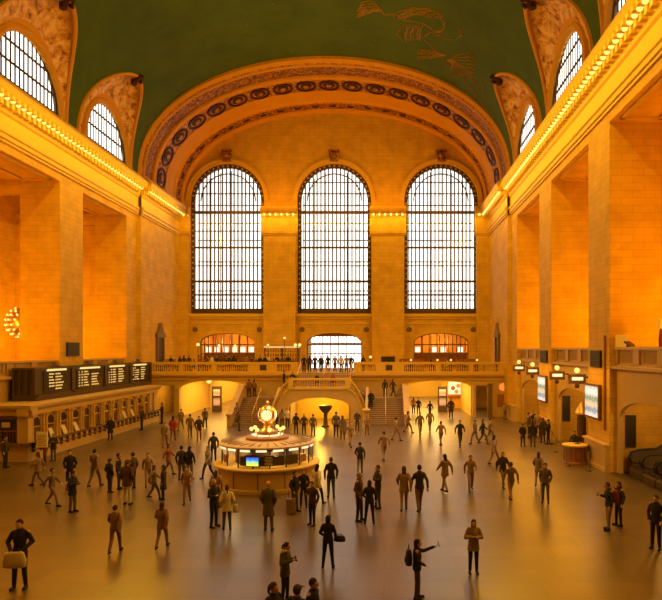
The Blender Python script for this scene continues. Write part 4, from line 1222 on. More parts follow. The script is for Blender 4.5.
# standing lamps
def post_lamp(px, py, d, lab, n=1, r=.17):
    z = gz(py, d); t = thing('post_lamp', lab, 'lamp', (gx(px, d), d, ZF))
    b = B(); b.lathe([(.16, 0), (.16, .05), (.03, .1), (.03, z - ZF - r)], n=8); b.build('post', 'bronze', t)
    for k in range(n):
        b = B(); b.ball((0 if n == 1 else (-.22 + .44 * k), 0, z - ZF), r, 12); b.build('globe', 'globe', t, smooth='all')
    if n > 1: b = B(); b.tube([(-.22, 0, z - ZF - r), (.22, 0, z - ZF - r)], .025, 6); b.build('crossbar', 'bronze', t)
post_lamp(198, 344.5, 62.2, 'globe lamp on a post at the balcony rail before the left window'); post_lamp(297.5, 345, 64, 'twin globe lamp at the right end of the bar', 2)
post_lamp(284.5, 338, 66.6, 'tall single lamp glowing on the pilaster behind the bar', 1, .12); post_lamp(268, 345, 64.3, 'globe lamp at the left end of the bottles', 1, .12)
post_lamp(219, 345.5, 67, 'bright lamp before the left restaurant screen', 1, .15); post_lamp(235, 346, 67, 'second bright lamp before the left restaurant screen', 1, .16)
post_lamp(370.5, 357, 62.6, 'low lamp just right of the top of the stairs', 1, .14)
tl0 = None
for i, px in enumerate((411, 437.5, 451, 477)):
    loc = (gx(px, 61.73), 61.73, ZF)
    if not tl0:
        tl0 = thing('table_lamp', 'small table lamp on the right balcony, nearest the stairs', 'lamp', loc, group='small lamps along the right balcony rail')
        b = B(); b.lathe([(.2, 0), (.2, .76), (.03, .8), (.03, 1.02)], n=10); b.build('stand', 'bronze', tl0); b = B(); b.ball((0, 0, 1.24), .11, 10); b.build('shade', 'globe', tl0, smooth='all')
    else: dup(tl0, loc, label='small table lamp on the right balcony, ' + ['', 'second from the stairs', 'third from the stairs', 'nearest the right corner'][i])
t = thing('monitor', 'black monitor on a stand behind the rail right of the stairs', 'monitor', (gx(388, 62.2), 62.2, ZF))
b = B(); b.box(-.7, .7, -.06, .06, .95, 1.6); b.build('display', 'black', t); b = B(); b.box(-.06, .06, -.05, .05, 0, .95); b.box(-.35, .35, -.2, .2, 0, .04); b.build('stand', 'black', t)
# chandeliers in the galleries
def chandelier(x, y, z, r, lab):
    t = thing('chandelier', lab, 'chandelier', (x, y, z))
    b = B()
    prof = [(r * math.sin(PI * i / 10) * .93, r * 1.1 * math.cos(PI * i / 10)) for i in range(11)]
    b.lathe(prof, n=18, cap=False); b.build('brass_body', 'gold', t, smooth='all')
    b = B(); b.tube([(0, 0, r), (0, 0, 21 - z)], .03, 6); b.build('chain', 'bronze', t)
    b0 = None
    for i in range(1, 9):
        th = PI * i / 9; n_ = max(4, int(14 * math.sin(th)))
        for k in range(n_):
            a = 2 * PI * (k + .5 * (i % 2)) / n_; q = (r * math.sin(th) * math.cos(a), r * math.sin(th) * math.sin(a), r * 1.1 * math.cos(th))
            if b0 is None: b = B(); b.ball((0, 0, 0), .10, 6); b0 = b.build('bulb', 'bulb', t, smooth='all', loc=q)
            else: o = b0.copy(); COL.objects.link(o); o.parent = t; o.location = q
chandelier(-29.3, 50, 8.8, 1.1, 'ball chandelier covered in bulbs seen through the left bay')
chandelier(18.25, 40.0, 11.3, 1.0, 'ball chandelier covered in bulbs at the right edge of the picture')
# things on the nearest right parapet
t = thing('menu_board', 'white menu board standing on the nearest right parapet', 'sign', (XR + .5, 33.0, 6.75))
b = B(); b.obox((0, 0, .33), (.05, .62, .66), rz=math.radians(60)); b.build('board', 'white_paper', t)
b = B(); b.tube([(.1, 0, 0), (.03, 0, .55)], .02, 5); b.build('prop', 'dark', t)
t = thing('menu_stand', 'small dark tilted stand beside the white menu board', 'stand', (XR + .5, 32.2, 6.75))
b = B(); b.obox((.1, 0, .17), (.5, .4, .08), rz=.6, rx=.6); b.build('panel', 'dark', t); b = B(); b.box(-.05, .05, -.05, .05, 0, .15); b.build('foot', 'dark', t)
d = 33; t = thing('standard_lamp', 'dark red lamp stand with white shade at the right edge above the parapet', 'lamp', (gx(661, 31.8), 31.8, 5.8))
b = B(); b.lathe([(.25, 0), (.25, .05), (.1, .3), (.12, 1.4), (.06, 1.9)], n=12); b.build('stand', 'maroon' if 'maroon' in M else 'medallion', t); b = B(); b.lathe([(.22, 1.9), (.12, 2.4)], n=14); b.build('shade', 'white_paper', t)

# ================================================================ bulbs along the cornices
def bulb_rows():
    o0 = None
    b = B(); b.ball((0, 0, 0), .165, 8); b.m = 1
    b.lathe([(.06, .13), (.08, .2)], n=8)
    rows = []
    y = 1.59
    for s in (-1, 1):
        xw = AX + s * HW; y = 24.2
        while y < 58.9: rows.append(((xw - s * .72, y, 21.88), s)); y += .58
        y = 59.79
        while y < 70.0: rows.append(((xw - s * 1.06, y, 21.88), s)); y += .58
    for k, (x0, x1) in enumerate(PIL):
        nb = max(2, int((x1 - x0) / .6))
        for q in range(nb):
            rows.append(((x0 - .1 + (x1 - x0 + .2) * (q + .5) / nb, YE - 1.3, 21.84), 2 + k))
    names = {-1: 'bare glowing bulb under the left wall cornice', 1: 'bare glowing bulb under the right wall cornice',
             2: 'bare glowing bulb on the cap of the pilaster between left and middle windows', 3: 'bare glowing bulb on the cap of the pilaster between middle and right windows',
             4: 'bare glowing bulb on the cap of the pilaster left of the left window', 5: 'bare glowing bulb on the cap of the pilaster right of the right window'}
    for loc, s in rows:
        if loc[0] < XL + 1.0 and s == 4: continue
        if loc[0] > XR - 1.0 and s == 5: continue
        if o0 is None: o0 = b.build('light_bulb', ['bulb', 'gold'], smooth='all'); o = o0
        else: o = o0.copy(); COL.objects.link(o)
        o.location = loc; tag(o, names[s], 'light bulb', names[s].replace('bare glowing bulb', 'bulbs'))
bulb_rows()
# ================================================================ people
def capsule(b, a, c, ra, rc, n=10):
    a, c = Vector(a), Vector(c); t = c - a
    if t.length < 1e-6: t = Vector((0, 0, 1e-3))
    t.normalize(); pts, rr = [], []
    for k in (0, .35, .7, .9): pts.append(a - t * ra * math.cos(k * PI / 2)); rr.append(max(.0015, ra * math.sin(k * PI / 2)))
    pts.append(a); rr.append(ra); pts.append(c); rr.append(rc)
    for k in (.9, .7, .35, 0): pts.append(c + t * rc * math.cos(k * PI / 2)); rr.append(max(.0015, rc * math.sin(k * PI / 2)))
    b.tube(pts, rr, n)
def loft(b, secs, n=18):
    P = [[(x + rx * math.cos(2 * PI * k / n), y + ry * math.sin(2 * PI * k / n), z) for k in range(n)] for z, x, y, rx, ry in secs]
    o = len(b.v); b.grid(P, closev=True)
    b.f.append(tuple(o + k for k in range(n))); b.mi.append(0); b.f.append(tuple(o + (len(P) - 1) * n + k for k in range(n))); b.mi.append(0)
def fuse(b, name, mat, parent, vox, smooth=4):
    o = b.build(name, mat, None, fix=True)
    md = o.modifiers.new('r', 'REMESH'); md.mode = 'VOXEL'; md.voxel_size = vox; md.use_smooth_shade = True
    sm = o.modifiers.new('s', 'SMOOTH'); sm.factor = .5; sm.iterations = smooth
    dg = bpy.context.evaluated_depsgraph_get(); me = bpy.data.meshes.new_from_object(o.evaluated_get(dg))
    o.modifiers.clear(); old = o.data; o.data = me; bpy.data.meshes.remove(old)
    me.name = name
    if not me.materials: me.materials.append(M[mat])
    if parent: o.parent = parent
    return o
M['skin'] = simple('skin', (.50, .27, .16), .5, var=.05)
M['cloth'] = simple('cloth', (.03, .02, .018), .85)
M['hair'] = simple('hair', (.02, .012, .008), .6)
def H3(x, y, z): return Vector((x, -y, z))      # person frame: x side, y forward, z up

POSES = {
    # elbow and hand of each side (x, forward, z), feet (x, forward), head pitch forward, lean
    'stand':  dict(L=((.26, -.03, 1.14), (.25, .06, .88)), R=((-.26, -.03, 1.14), (-.25, .06, .88)), F=((.11, .0), (-.12, .03)), nod=0),
    'phone':  dict(L=((.25, .02, 1.14), (.08, .27, 1.20)), R=((-.25, .02, 1.14), (-.06, .28, 1.22)), F=((.10, .02), (-.11, -.02)), nod=.05),
    'onephone': dict(L=((.26, -.02, 1.14), (.24, .08, .90)), R=((-.25, .04, 1.14), (-.10, .30, 1.24)), F=((.10, .06), (-.11, -.03)), nod=.05),
    'walk':   dict(L=((.25, .10, 1.15), (.22, .28, 1.0)), R=((-.25, -.16, 1.16), (-.25, -.22, .92)), F=((.10, -.30), (-.09, .30)), nod=.01),
    'photo':  dict(L=((.24, .20, 1.30), (.14, .52, 1.46)), R=((-.25, .02, 1.15), (-.18, .22, 1.02)), F=((.09, .04), (-.09, -.04)), nod=0),
    'cross':  dict(L=((.27, .04, 1.16), (-.02, .21, 1.17)), R=((-.27, .04, 1.14), (.03, .23, 1.10)), F=((.13, .0), (-.13, .02)), nod=0),
    'carry':  dict(L=((.29, -.02, 1.15), (.12, .22, .98)), R=((-.29, -.02, 1.15), (-.12, .22, .98)), F=((.13, .0), (-.12, .04)), nod=.02),
    'wide':   dict(L=((.25, -.02, 1.15), (.16, .16, .99)), R=((-.24, -.03, 1.15), (-.24, .10, .92)), F=((.17, .03), (-.16, -.02)), nod=0),
    'pocket': dict(L=((.245, -.05, 1.14), (.19, .09, .92)), R=((-.245, -.05, 1.14), (-.19, .09, .92)), F=((.12, .05), (-.12, -.02)), nod=0),
    'sit':    dict(L=((.25, .06, .78), (.12, .32, .78)), R=((-.25, .06, .78), (-.12, .32, .78)), F=((.12, .42), (-.12, .44)), nod=.02, sit=.44),
}
def make_person(name, pose, sex='m', hair='short', top='jacket', legs='trousers', scarf=False):
    p = POSES[pose]; sit = p.get('sit', 0)
    sw = .172 if sex == 'm' else .160; hipw = .165 if sex == 'm' else .17
    dz = -.42 if sit else 0.0; nod = p['nod']
    def V(x, y, z): return H3(x, y, z + dz)
    hc = V(0, .02 + nod, 1.595)
    # ---- body, one continuous surface
    b = B()
    loft(b, [(V(0, 0, z).z, 0, -y, rx, ry) for z, y, rx, ry in ((.86, 0, .10, .08), (.90, 0, hipw - .02, .10), (1.0, 0, hipw - .035, .10), (1.1, 0, .125, .095), (1.22, .005, .145, .11), (1.34, .0, sw - .025, .105), (1.42, -.005, sw - .03, .085), (1.46, -.01, .08, .065), (1.475, -.01, .06, .055))])
    capsule(b, V(0, -.01, 1.42), V(0, .0 + nod * .6, 1.53), .058, .052)
    b.ball(hc, 1, 16, (.076, .095, .112)); b.ball(hc + H3(0, .035, -.055), 1, 12, (.05, .055, .058))          # skull and jaw
    capsule(b, hc + H3(0, .088, .012), hc + H3(0, .112, -.018), .011, .016, 8)                                # nose
    for s in (-1, 1):
        b.ball(hc + H3(s * .077, -.005, -.005), 1, 8, (.012, .02, .032)); b.ball(hc + H3(s * .03, .078, .03), 1, 8, (.024, .014, .009))
    b.ball(hc + H3(0, .086, -.055), 1, 8, (.026, .014, .012)); 
    for s, key in ((1, 'L'), (-1, 'R')):
        e, h = V(*p[key][0]), V(*p[key][1]); sh = V(s * sw, -.005, 1.405)
        capsule(b, sh, e, .050, .040); capsule(b, e, h, .040, .026)
        fd = (h - e).normalized(); side = fd.cross(Vector((0, 0, 1)) if abs(fd.z) < .85 else Vector((0, 1, 0))).normalized(); up = side.cross(fd).normalized()
        if pose in ('phone', 'onephone', 'photo'): fd2 = (fd + up * .5).normalized()
        else: fd2 = fd
        pc = h + fd * .05
        capsule(b, h + side * .014, pc + side * .022, .020, .020, 8); capsule(b, h - side * .014, pc - side * .022, .020, .020, 8)
        for q, ln in enumerate((.062, .072, .068, .052)):
            a0 = pc + fd * .018 + side * (.030 - .020 * q); a1 = a0 + fd2 * ln * .55; a2 = a1 + (fd2 - up * .45).normalized() * ln * .5
            capsule(b, a0, a1, .0105, .010, 6); capsule(b, a1, a2, .010, .009, 6)
        inn = -s
        t0 = h + fd * .015 + side * (.028 if side.x * inn > 0 else -.028); t1 = t0 + (fd * .6 + side * (1 if side.x * inn > 0 else -1) * .55 - up * .25).normalized() * .045
        capsule(b, t0, t1, .014, .011, 6); capsule(b, t1, t1 + fd * .026, .011, .0095, 6)
    feet = []
    for s, (fx, fy) in ((1, p['F'][0]), (-1, p['F'][1])):
        hip = V(s * .088, 0, .90)
        if sit: knee = H3(s * .10, .42, .47); hip = H3(s * .09, 0, .48)
        else: knee = H3(s * .085 + (fx - s * .085) * .5, fy * .5 + .02 + (.05 if abs(fy) > .2 else 0), .49)
        zt = .10 + (.05 if (fy < -.2) else 0)
        ank = H3(fx, fy, zt)
        capsule(b, hip, knee, .078, .055); capsule(b, knee, knee.lerp(ank, .35), .052, .054); capsule(b, knee.lerp(ank, .3), ank, .054, .036)
        capsule(b, ank + H3(0, -.03, -.05), H3(fx + s * .02, fy + .15, zt - .065), .034, .03)
        feet.append((hip, knee, ank, fx, fy, zt, s))
    M_b = fuse(b, name, 'skin', None, .0115, 3)
    root = M_b
    # ---- clothes
    g_ = .014
    b = B()
    hem = {'jacket': .84, 'coat': .52, 'shirt': .90, 'parka': .72}[top]; fl = {'jacket': .0, 'coat': .035, 'shirt': -.01, 'parka': .015}[top]; bulk = .012 if top in ('parka', 'coat') else 0
    if sit: hem = max(hem, .84)
    secs = [(hem, 0, hipw + .01 + fl, .125 + fl), (hem + .06, 0, hipw + .012 + fl, .13 + fl), (1.0 if hem < .95 else 1.02, 0, hipw - .008 + fl * .4, .122), (1.1, 0, .140 + bulk, .117 + bulk), (1.22, .005, .160 + bulk, .132 + bulk), (1.33, .0, sw - .002 + bulk, .122 + bulk), (1.395, -.005, sw - .02, .105), (1.44, -.01, .115, .085), (1.49, -.005, .072, .068), (1.5, -.005, .066, .062)]
    loft(b, [(V(0, 0, z).z, 0, -y, rx, ry) for z, y, rx, ry in secs])
    for s, key in ((1, 'L'), (-1, 'R')):
        e, h = V(*p[key][0]), V(*p[key][1]); sh = V(s * (sw - .012), -.005, 1.385); cuff = e.lerp(h, .93)
        capsule(b, sh, e, .066 + bulk, .056 + bulk); capsule(b, e, cuff, .055 + bulk, .042 + bulk * .5)
    nm = {'jacket': 'jacket', 'coat': 'long_coat', 'shirt': 'shirt', 'parka': 'parka'}[top]
    fuse(b, nm, 'cloth', root, .014, 4)
    b = B()
    if legs == 'trousers':
        loft(b, [(V(0, 0, z).z, 0, 0, rx, ry) for z, rx, ry in ((.80, .12, .09), (.86, hipw - .005, .115), (.95, hipw - .01, .115), (1.03, hipw - .03, .108))])
        for hip, knee, ank, fx, fy, zt, s in feet:
            capsule(b, hip, knee, .092, .068); capsule(b, knee, ank + Vector((0, 0, .01)), .066, .052)
        fuse(b, 'trousers', 'cloth', root, .015, 4)
    else:
        loft(b, [(V(0, 0, z).z, 0, 0, rx, ry) for z, rx, ry in ((.50, .20, .16), (.62, .19, .15), (.86, hipw, .12), (1.03, hipw - .03, .108))])
        fuse(b, 'skirt', 'cloth', root, .015, 4)
    for hip, knee, ank, fx, fy, zt, s in feet:
        b = B(); capsule(b, H3(fx, fy - .035, zt - .052), H3(fx + s * .02, fy + .15, zt - .062), .042, .036)
        b.obox(H3(fx + s * .01, fy + .06, zt - .085), (.075, .25, .02)); capsule(b, ank, H3(fx, fy - .01, zt - .05), .042, .042)
        fuse(b, 'shoe', 'cloth', root, .012, 2)
    if hair != 'bald':
        b = B()
        b.ball(hc + H3(0, -.018, .022), 1, 16, (.086, .102, .108))
        if hair in ('long', 'bob'):
            b.ball(hc + H3(0, -.055, -.05), 1, 12, (.09, .065, .11))
            if hair == 'long': b.ball(hc + H3(0, -.085, -.17), 1, 12, (.095, .05, .16))
        if hair == 'tail': b.ball(hc + H3(0, -.12, .03), 1, 8, (.035, .035, .035)); b.ball(hc + H3(0, -.15, -.07), 1, 10, (.03, .035, .11))
        if hair == 'cap': b.ball(hc + H3(0, -.01, .05), 1, 14, (.092, .106, .085)); b.obox(hc + H3(0, .12, .045), (.13, .10, .015))
        o = fuse(b, 'cap' if hair == 'cap' else 'hair', 'hair', root, .012, 2)
        # trim the face free: push hair vertices in front of the face back
        for v in o.data.vertices:
            f_ = -(v.co.y - hc.y)
            if f_ > .045 and v.co.z < hc.z + .055 and hair != 'cap': v.co.y = hc.y - .045
    b = B()
    for s in (-1, 1): b.ball(hc + H3(s * .03, .094, .014), .0085, 6)
    b.build('eyes', 'black', root)
    b = B(); b.ball(hc + H3(0, .103, -.055), 1, 8, (.022, .004, .004)); b.build('mouth', 'lips', root)
    if scarf:
        b = B(); b.tube([V(.095 * math.cos(a), .01 + .095 * math.sin(a), 1.475) for a in [2 * PI * k / 12 for k in range(13)]], .038, 8); fuse(b, 'scarf', 'white_paper', root, .012, 3)
    root.location = (0, 0, -50)
    return root
M['lips'] = simple('lips', (.35, .12, .09), .5, var=.05)
CM = {}
def cmat(c):
    if c not in CM: CM[c] = simple('fabric_' + c, CLR[c], .85, var=.18, scale=9)
    return CM[c]
CLR = dict(black=(.012, .010, .010), char=(.03, .025, .022), brown=(.075, .04, .022), dbrown=(.04, .022, .014), tan=(.26, .17, .10), grey=(.10, .085, .075), lgrey=(.24, .21, .19), navy=(.015, .018, .035),
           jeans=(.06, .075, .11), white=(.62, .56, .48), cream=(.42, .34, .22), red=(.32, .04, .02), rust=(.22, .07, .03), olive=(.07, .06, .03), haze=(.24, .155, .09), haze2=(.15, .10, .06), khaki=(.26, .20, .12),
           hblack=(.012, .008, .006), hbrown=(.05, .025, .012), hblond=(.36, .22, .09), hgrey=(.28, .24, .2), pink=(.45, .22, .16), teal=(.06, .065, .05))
PROTO = {}
PSPEC = {
    'm_stand': ('stand', 'm', 'short', 'jacket', 'trousers'), 'm_coat': ('pocket', 'm', 'bald', 'coat', 'trousers'), 'm_phone': ('onephone', 'm', 'short', 'jacket', 'trousers'),
    'm_walk': ('walk', 'm', 'short', 'jacket', 'trousers'), 'f_walk': ('walk', 'f', 'long', 'parka', 'trousers'), 'f_wide': ('wide', 'f', 'bob', 'jacket', 'trousers'),
    'f_photo': ('photo', 'f', 'bob', 'jacket', 'trousers'), 'f_phone': ('phone', 'f', 'bob', 'parka', 'trousers'), 'f_stand': ('stand', 'f', 'long', 'jacket', 'trousers'),
    'm_cross': ('cross', 'm', 'short', 'jacket', 'trousers'), 'm_carry': ('carry', 'm', 'short', 'jacket', 'trousers'), 'f_tail': ('pocket', 'f', 'tail', 'parka', 'trousers'),
    'm_sit': ('sit', 'm', 'short', 'shirt', 'trousers'), 'f_sit': ('sit', 'f', 'long', 'shirt', 'trousers'), 'm_cap': ('pocket', 'm', 'cap', 'parka', 'trousers'),
    'f_scarf': ('phone', 'f', 'tail', 'parka', 'trousers', True), 'f_coat': ('stand', 'f', 'long', 'coat', 'trousers'), 'm_suit': ('pocket', 'm', 'short', 'jacket', 'trousers'),
}
def person(kind, loc, hgt, rz, top, leg, hair, label, group=None):
    first = kind not in PROTO
    if first: PROTO[kind] = make_person('person', *PSPEC[kind]); o = PROTO[kind]
    else: o = dup(PROTO[kind])
    o.location = loc; o.rotation_euler.z = math.radians(rz); o.scale = (hgt / 1.715,) * 3
    tag(o, label, 'person', group)
    for ch in o.children:
        n_ = ch.name.split('.')[0]
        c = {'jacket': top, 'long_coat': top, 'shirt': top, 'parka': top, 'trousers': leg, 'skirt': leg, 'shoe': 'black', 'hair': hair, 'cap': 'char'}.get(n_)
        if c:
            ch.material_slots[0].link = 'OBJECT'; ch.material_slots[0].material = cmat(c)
    return o
def on_floor(px, py, hpx, kind, rz, top, leg, hair, label, group=None, z=0.0):
    d = floor_d(py) if z == 0 else (CAMZ - z) * F / (py - 350)
    h = max(1.5, min(1.93, hpx * d / F))
    return person(kind, (gx(px, d), d, z), h, rz, top, leg, hair, label, group)
def by_head(px, hy, kind, rz, top, leg, hair, label, h=1.7, z=0.0, group=None):
    d = (CAMZ - z - h) * F / (hy - 350)
    return person(kind, (gx(px, d), d, z), h, rz, top, leg, hair, label, group)
P_ = on_floor
pA = P_(20, 588, 69, 'm_carry', 8, 'black', 'black', 'hblack', 'man in black jacket holding a pale shopping bag before him at the lower left')
pB = P_(72.5, 512, 41, 'f_phone', 75, 'black', 'grey', 'hblack', 'person in black jacket with a white shoulder bag looking at a phone')
P_(70, 489, 39, 'm_suit', 20, 'black', 'black', 'hblack', 'man in dark suit standing behind the person with the white shoulder bag')
P_(127, 505, 46, 'f_tail', 175, 'brown', 'white', 'rust' if False else 'hbrown', 'person in brown jacket and white trousers seen from behind')
P_(109.5, 492.5, 34, 'm_cap', 150, 'black', 'char', 'hblack', 'short person in black parka left of the one in white trousers')
P_(118.5, 489, 36, 'm_stand', 100, 'char', 'dbrown', 'hblack', 'man in charcoal jacket at the back of the cluster around the white trousers')
P_(133, 489, 37, 'm_stand', -110, 'brown', 'black', 'hbrown', 'man in brown jacket right of the one in white trousers')
P_(94.5, 487, 38, 'm_walk', 170, 'haze2', 'haze2', 'hblack', 'brown walking figure left of the cluster near the ticket office')
P_(163.5, 500, 35, 'f_coat', -70, 'char', 'black', 'hblack', 'dark figure in long coat standing alone between cluster and couple')
P_(154, 499, 33, 'f_walk', 100, 'haze', 'haze2', 'hbrown', 'brown walker beside the dark long coat figure')
P_(181.5, 480.5, 35, 'm_stand', 180, 'char', 'grey', 'hblack', 'man in charcoal jacket and grey trousers, left one of the couple seen from behind')
P_(189.5, 480, 34, 'f_stand', 170, 'black', 'haze2', 'hblack', 'woman in black beside the charcoal jacket man, right one of the couple')
P_(148, 486, 33, 'm_walk', 20, 'haze', 'haze', 'hbrown', 'tan walker behind the long coat figure')
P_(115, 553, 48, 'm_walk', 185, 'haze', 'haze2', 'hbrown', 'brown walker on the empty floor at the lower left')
P_(208, 478, 32, 'f_walk', -30, 'lgrey', 'black', 'hbrown', 'woman in pale grey jacket walking left of the information booth')
P_(213.5, 462, 30, 'm_stand', 200, 'char', 'black', 'hblack', 'slim dark man just left of the information booth')
P_(110.5, 440, 23, 'f_coat', 0, 'black', 'black', 'hblack', 'woman in black coat with hands before her at the ticket windows')
P_(142, 430, 25, 'm_stand', -90, 'char', 'black', 'hbrown', 'man standing at the ledge of the far ticket windows')
P_(162, 423.5, 21, 'm_cross', -60, 'black', 'black', 'hblack', 'man in black leaning at the far end of the ticket office')
P_(45.5, 462, 27, 'f_stand', -90, 'black', 'char', 'hblack', 'dark figure partly behind the white easel board')
P_(53.5, 460.5, 27, 'f_phone', 10, 'char', 'grey', 'hblack', 'person holding a pale paper right of the white easel board')
P_(168.5, 474, 30, 'f_walk', 90, 'rust', 'haze2', 'hbrown', 'walker in a rust red coat on the left of the floor')
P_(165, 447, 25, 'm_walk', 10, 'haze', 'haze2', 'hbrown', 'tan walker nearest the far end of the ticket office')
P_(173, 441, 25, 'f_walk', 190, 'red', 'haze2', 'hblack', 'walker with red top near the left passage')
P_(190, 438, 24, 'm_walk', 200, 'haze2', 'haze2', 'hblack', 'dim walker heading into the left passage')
P_(199, 441, 25, 'f_walk', 15, 'dbrown', 'rust', 'hbrown', 'walker in brown coming out of the left passage')
P_(205, 428, 20, 'm_walk', 190, 'haze2', 'black', 'hblack', 'small dark walker far inside the left passage')
P_(181, 430, 21, 'm_walk', 0, 'haze', 'haze2', 'hblack', 'small tan walker at the mouth of the left passage')
P_(5, 468, 32, 'm_stand', 90, 'dbrown', 'black', 'hblack', 'dark man cut by the left edge of the picture')
P_(187, 503, 37, 'm_walk', 10, 'haze', 'haze', 'hbrown', 'tan walker in front of the couple seen from behind')
P_(162, 548, 46, 'f_walk', 180, 'haze', 'haze', 'hbrown', 'tan walker alone between lower left and the booth')
P_(52, 506, 38, 'm_walk', 90, 'haze2', 'haze', 'hblack', 'dark walker left of the person with white shoulder bag')
P_(38, 486, 34, 'f_walk', -80, 'haze', 'haze2', 'hbrown', 'brown walker near the easel board')
# around the booth
P_(268.5, 531, 50, 'm_coat', 180, 'grey', 'grey', 'hgrey', 'bald man in long grey coat seen from behind before the booth')
P_(213.5, 527, 48, 'm_cross', 60, 'black', 'navy', 'hgrey', 'man in black jacket and dark blue trousers facing a woman in white vest')
pV = P_(227, 530, 45, 'f_tail', 200, 'white', 'jeans', 'hblack', 'woman in white vest and jeans seen from behind')
P_(216, 508, 38, 'f_stand', 180, 'haze', 'haze2', 'hbrown', 'brown figure behind the pair of white vest and black jacket')
P_(294.5, 512, 41, 'm_suit', 60, 'black', 'grey', 'hblack', 'man in black jacket with grey trousers right of the booth')
P_(303.5, 507, 38, 'm_suit', 10, 'black', 'black', 'hbrown', 'man in black suit over a pale shirt facing the camera right of the booth')
P_(312.5, 525, 44, 'm_phone', -25, 'dbrown', 'black', 'hbrown', 'man in brown jacket reading a paper in his hand')
P_(317, 505, 41, 'f_walk', 150, 'white', 'black', 'hblack', 'woman in white jacket with a dark backpack at the booth counter')
P_(331, 498, 41, 'm_stand', 190, 'black', 'jeans', 'hbrown', 'man in black jacket and jeans standing alone right of the booth')
pW = P_(328, 568, 53, 'f_wide', 175, 'black', 'black', 'hblack', 'woman in black with a handbag on her arm seen from behind')
P_(359, 521, 49, 'm_suit', 70, 'brown', 'dbrown', 'hgrey', 'man in brown jacket facing right, left of the group of three')
P_(369.5, 524, 44, 'f_wide', 180, 'black', 'black', 'hblack', 'woman in black seen from behind, middle of the group of three')
P_(378, 508, 43, 'm_cross', -60, 'char', 'dbrown', 'hblack', 'man in charcoal jacket with a pale paper, right of the group of three')
P_(360, 474, 32, 'm_walk', 180, 'char', 'haze2', 'hblack', 'dark walker behind the group of three')
# bottom edge
pS = P_(285, 600, 58, 'f_scarf', 70, 'teal', 'navy', 'hblack', 'woman in grey green parka with white scarf holding up a phone at the lower edge')
by_head(273.5, 582, 'f_tail', 60, 'black', 'black', 'hbrown', 'woman with ponytail cut off at the bottom edge left of centre')
by_head(297, 585, 'm_cap', 150, 'navy', 'black', 'hblack', 'dark capped head cut off at the bottom edge in the middle of three')
by_head(313, 578, 'm_suit', 70, 'black', 'black', 'hblack', 'man in black cut off at the bottom edge, right of the dark capped head')
# right half
pP = P_(417, 599, 60, 'f_photo', 90, 'black', 'olive', 'hblack', 'woman with black backpack stretching out her arm to take a picture')
P_(473.5, 573, 54, 'f_phone', 0, 'khaki', 'black', 'hblack', 'woman in pale olive jacket facing the camera with hands at her chest')
P_(419.5, 512, 50, 'm_walk', 190, 'char', 'haze2', 'hblack', 'dark walker in the middle of the open floor')
P_(404, 511, 45, 'f_walk', 180, 'haze', 'haze', 'hbrown', 'tan walker left of the dark one on the open floor')
P_(470.5, 491, 36, 'm_walk', 0, 'haze', 'haze', 'hbrown', 'light tan walker on the open floor above the olive jacket woman')
P_(545.5, 503, 40, 'm_suit', -20, 'grey', 'grey', 'hblack', 'man in grey suit standing alone with hands in pockets')
P_(538.5, 486, 34, 'f_walk', 160, 'haze', 'haze', 'hbrown', 'tan figure behind the man in grey suit')
P_(511, 500, 38, 'm_walk', 190, 'haze2', 'haze', 'hbrown', 'brown walker left of the man in grey suit')
P_(503, 487, 35, 'f_walk', 10, 'char', 'haze2', 'hbrown', 'dark walker leaning forward right of the open floor')
pM = P_(609, 530, 48, 'm_phone', -85, 'navy', 'tan', 'hbrown', 'young man in dark jacket and tan trousers looking at his phone')
P_(619, 525.5, 44, 'f_stand', -70, 'char', 'black', 'hblack', 'woman with long dark hair next to the young man with red backpack')
P_(656, 549, 54, 'm_suit', -40, 'black', 'black', 'hbrown', 'big man in black at the right edge of the picture')
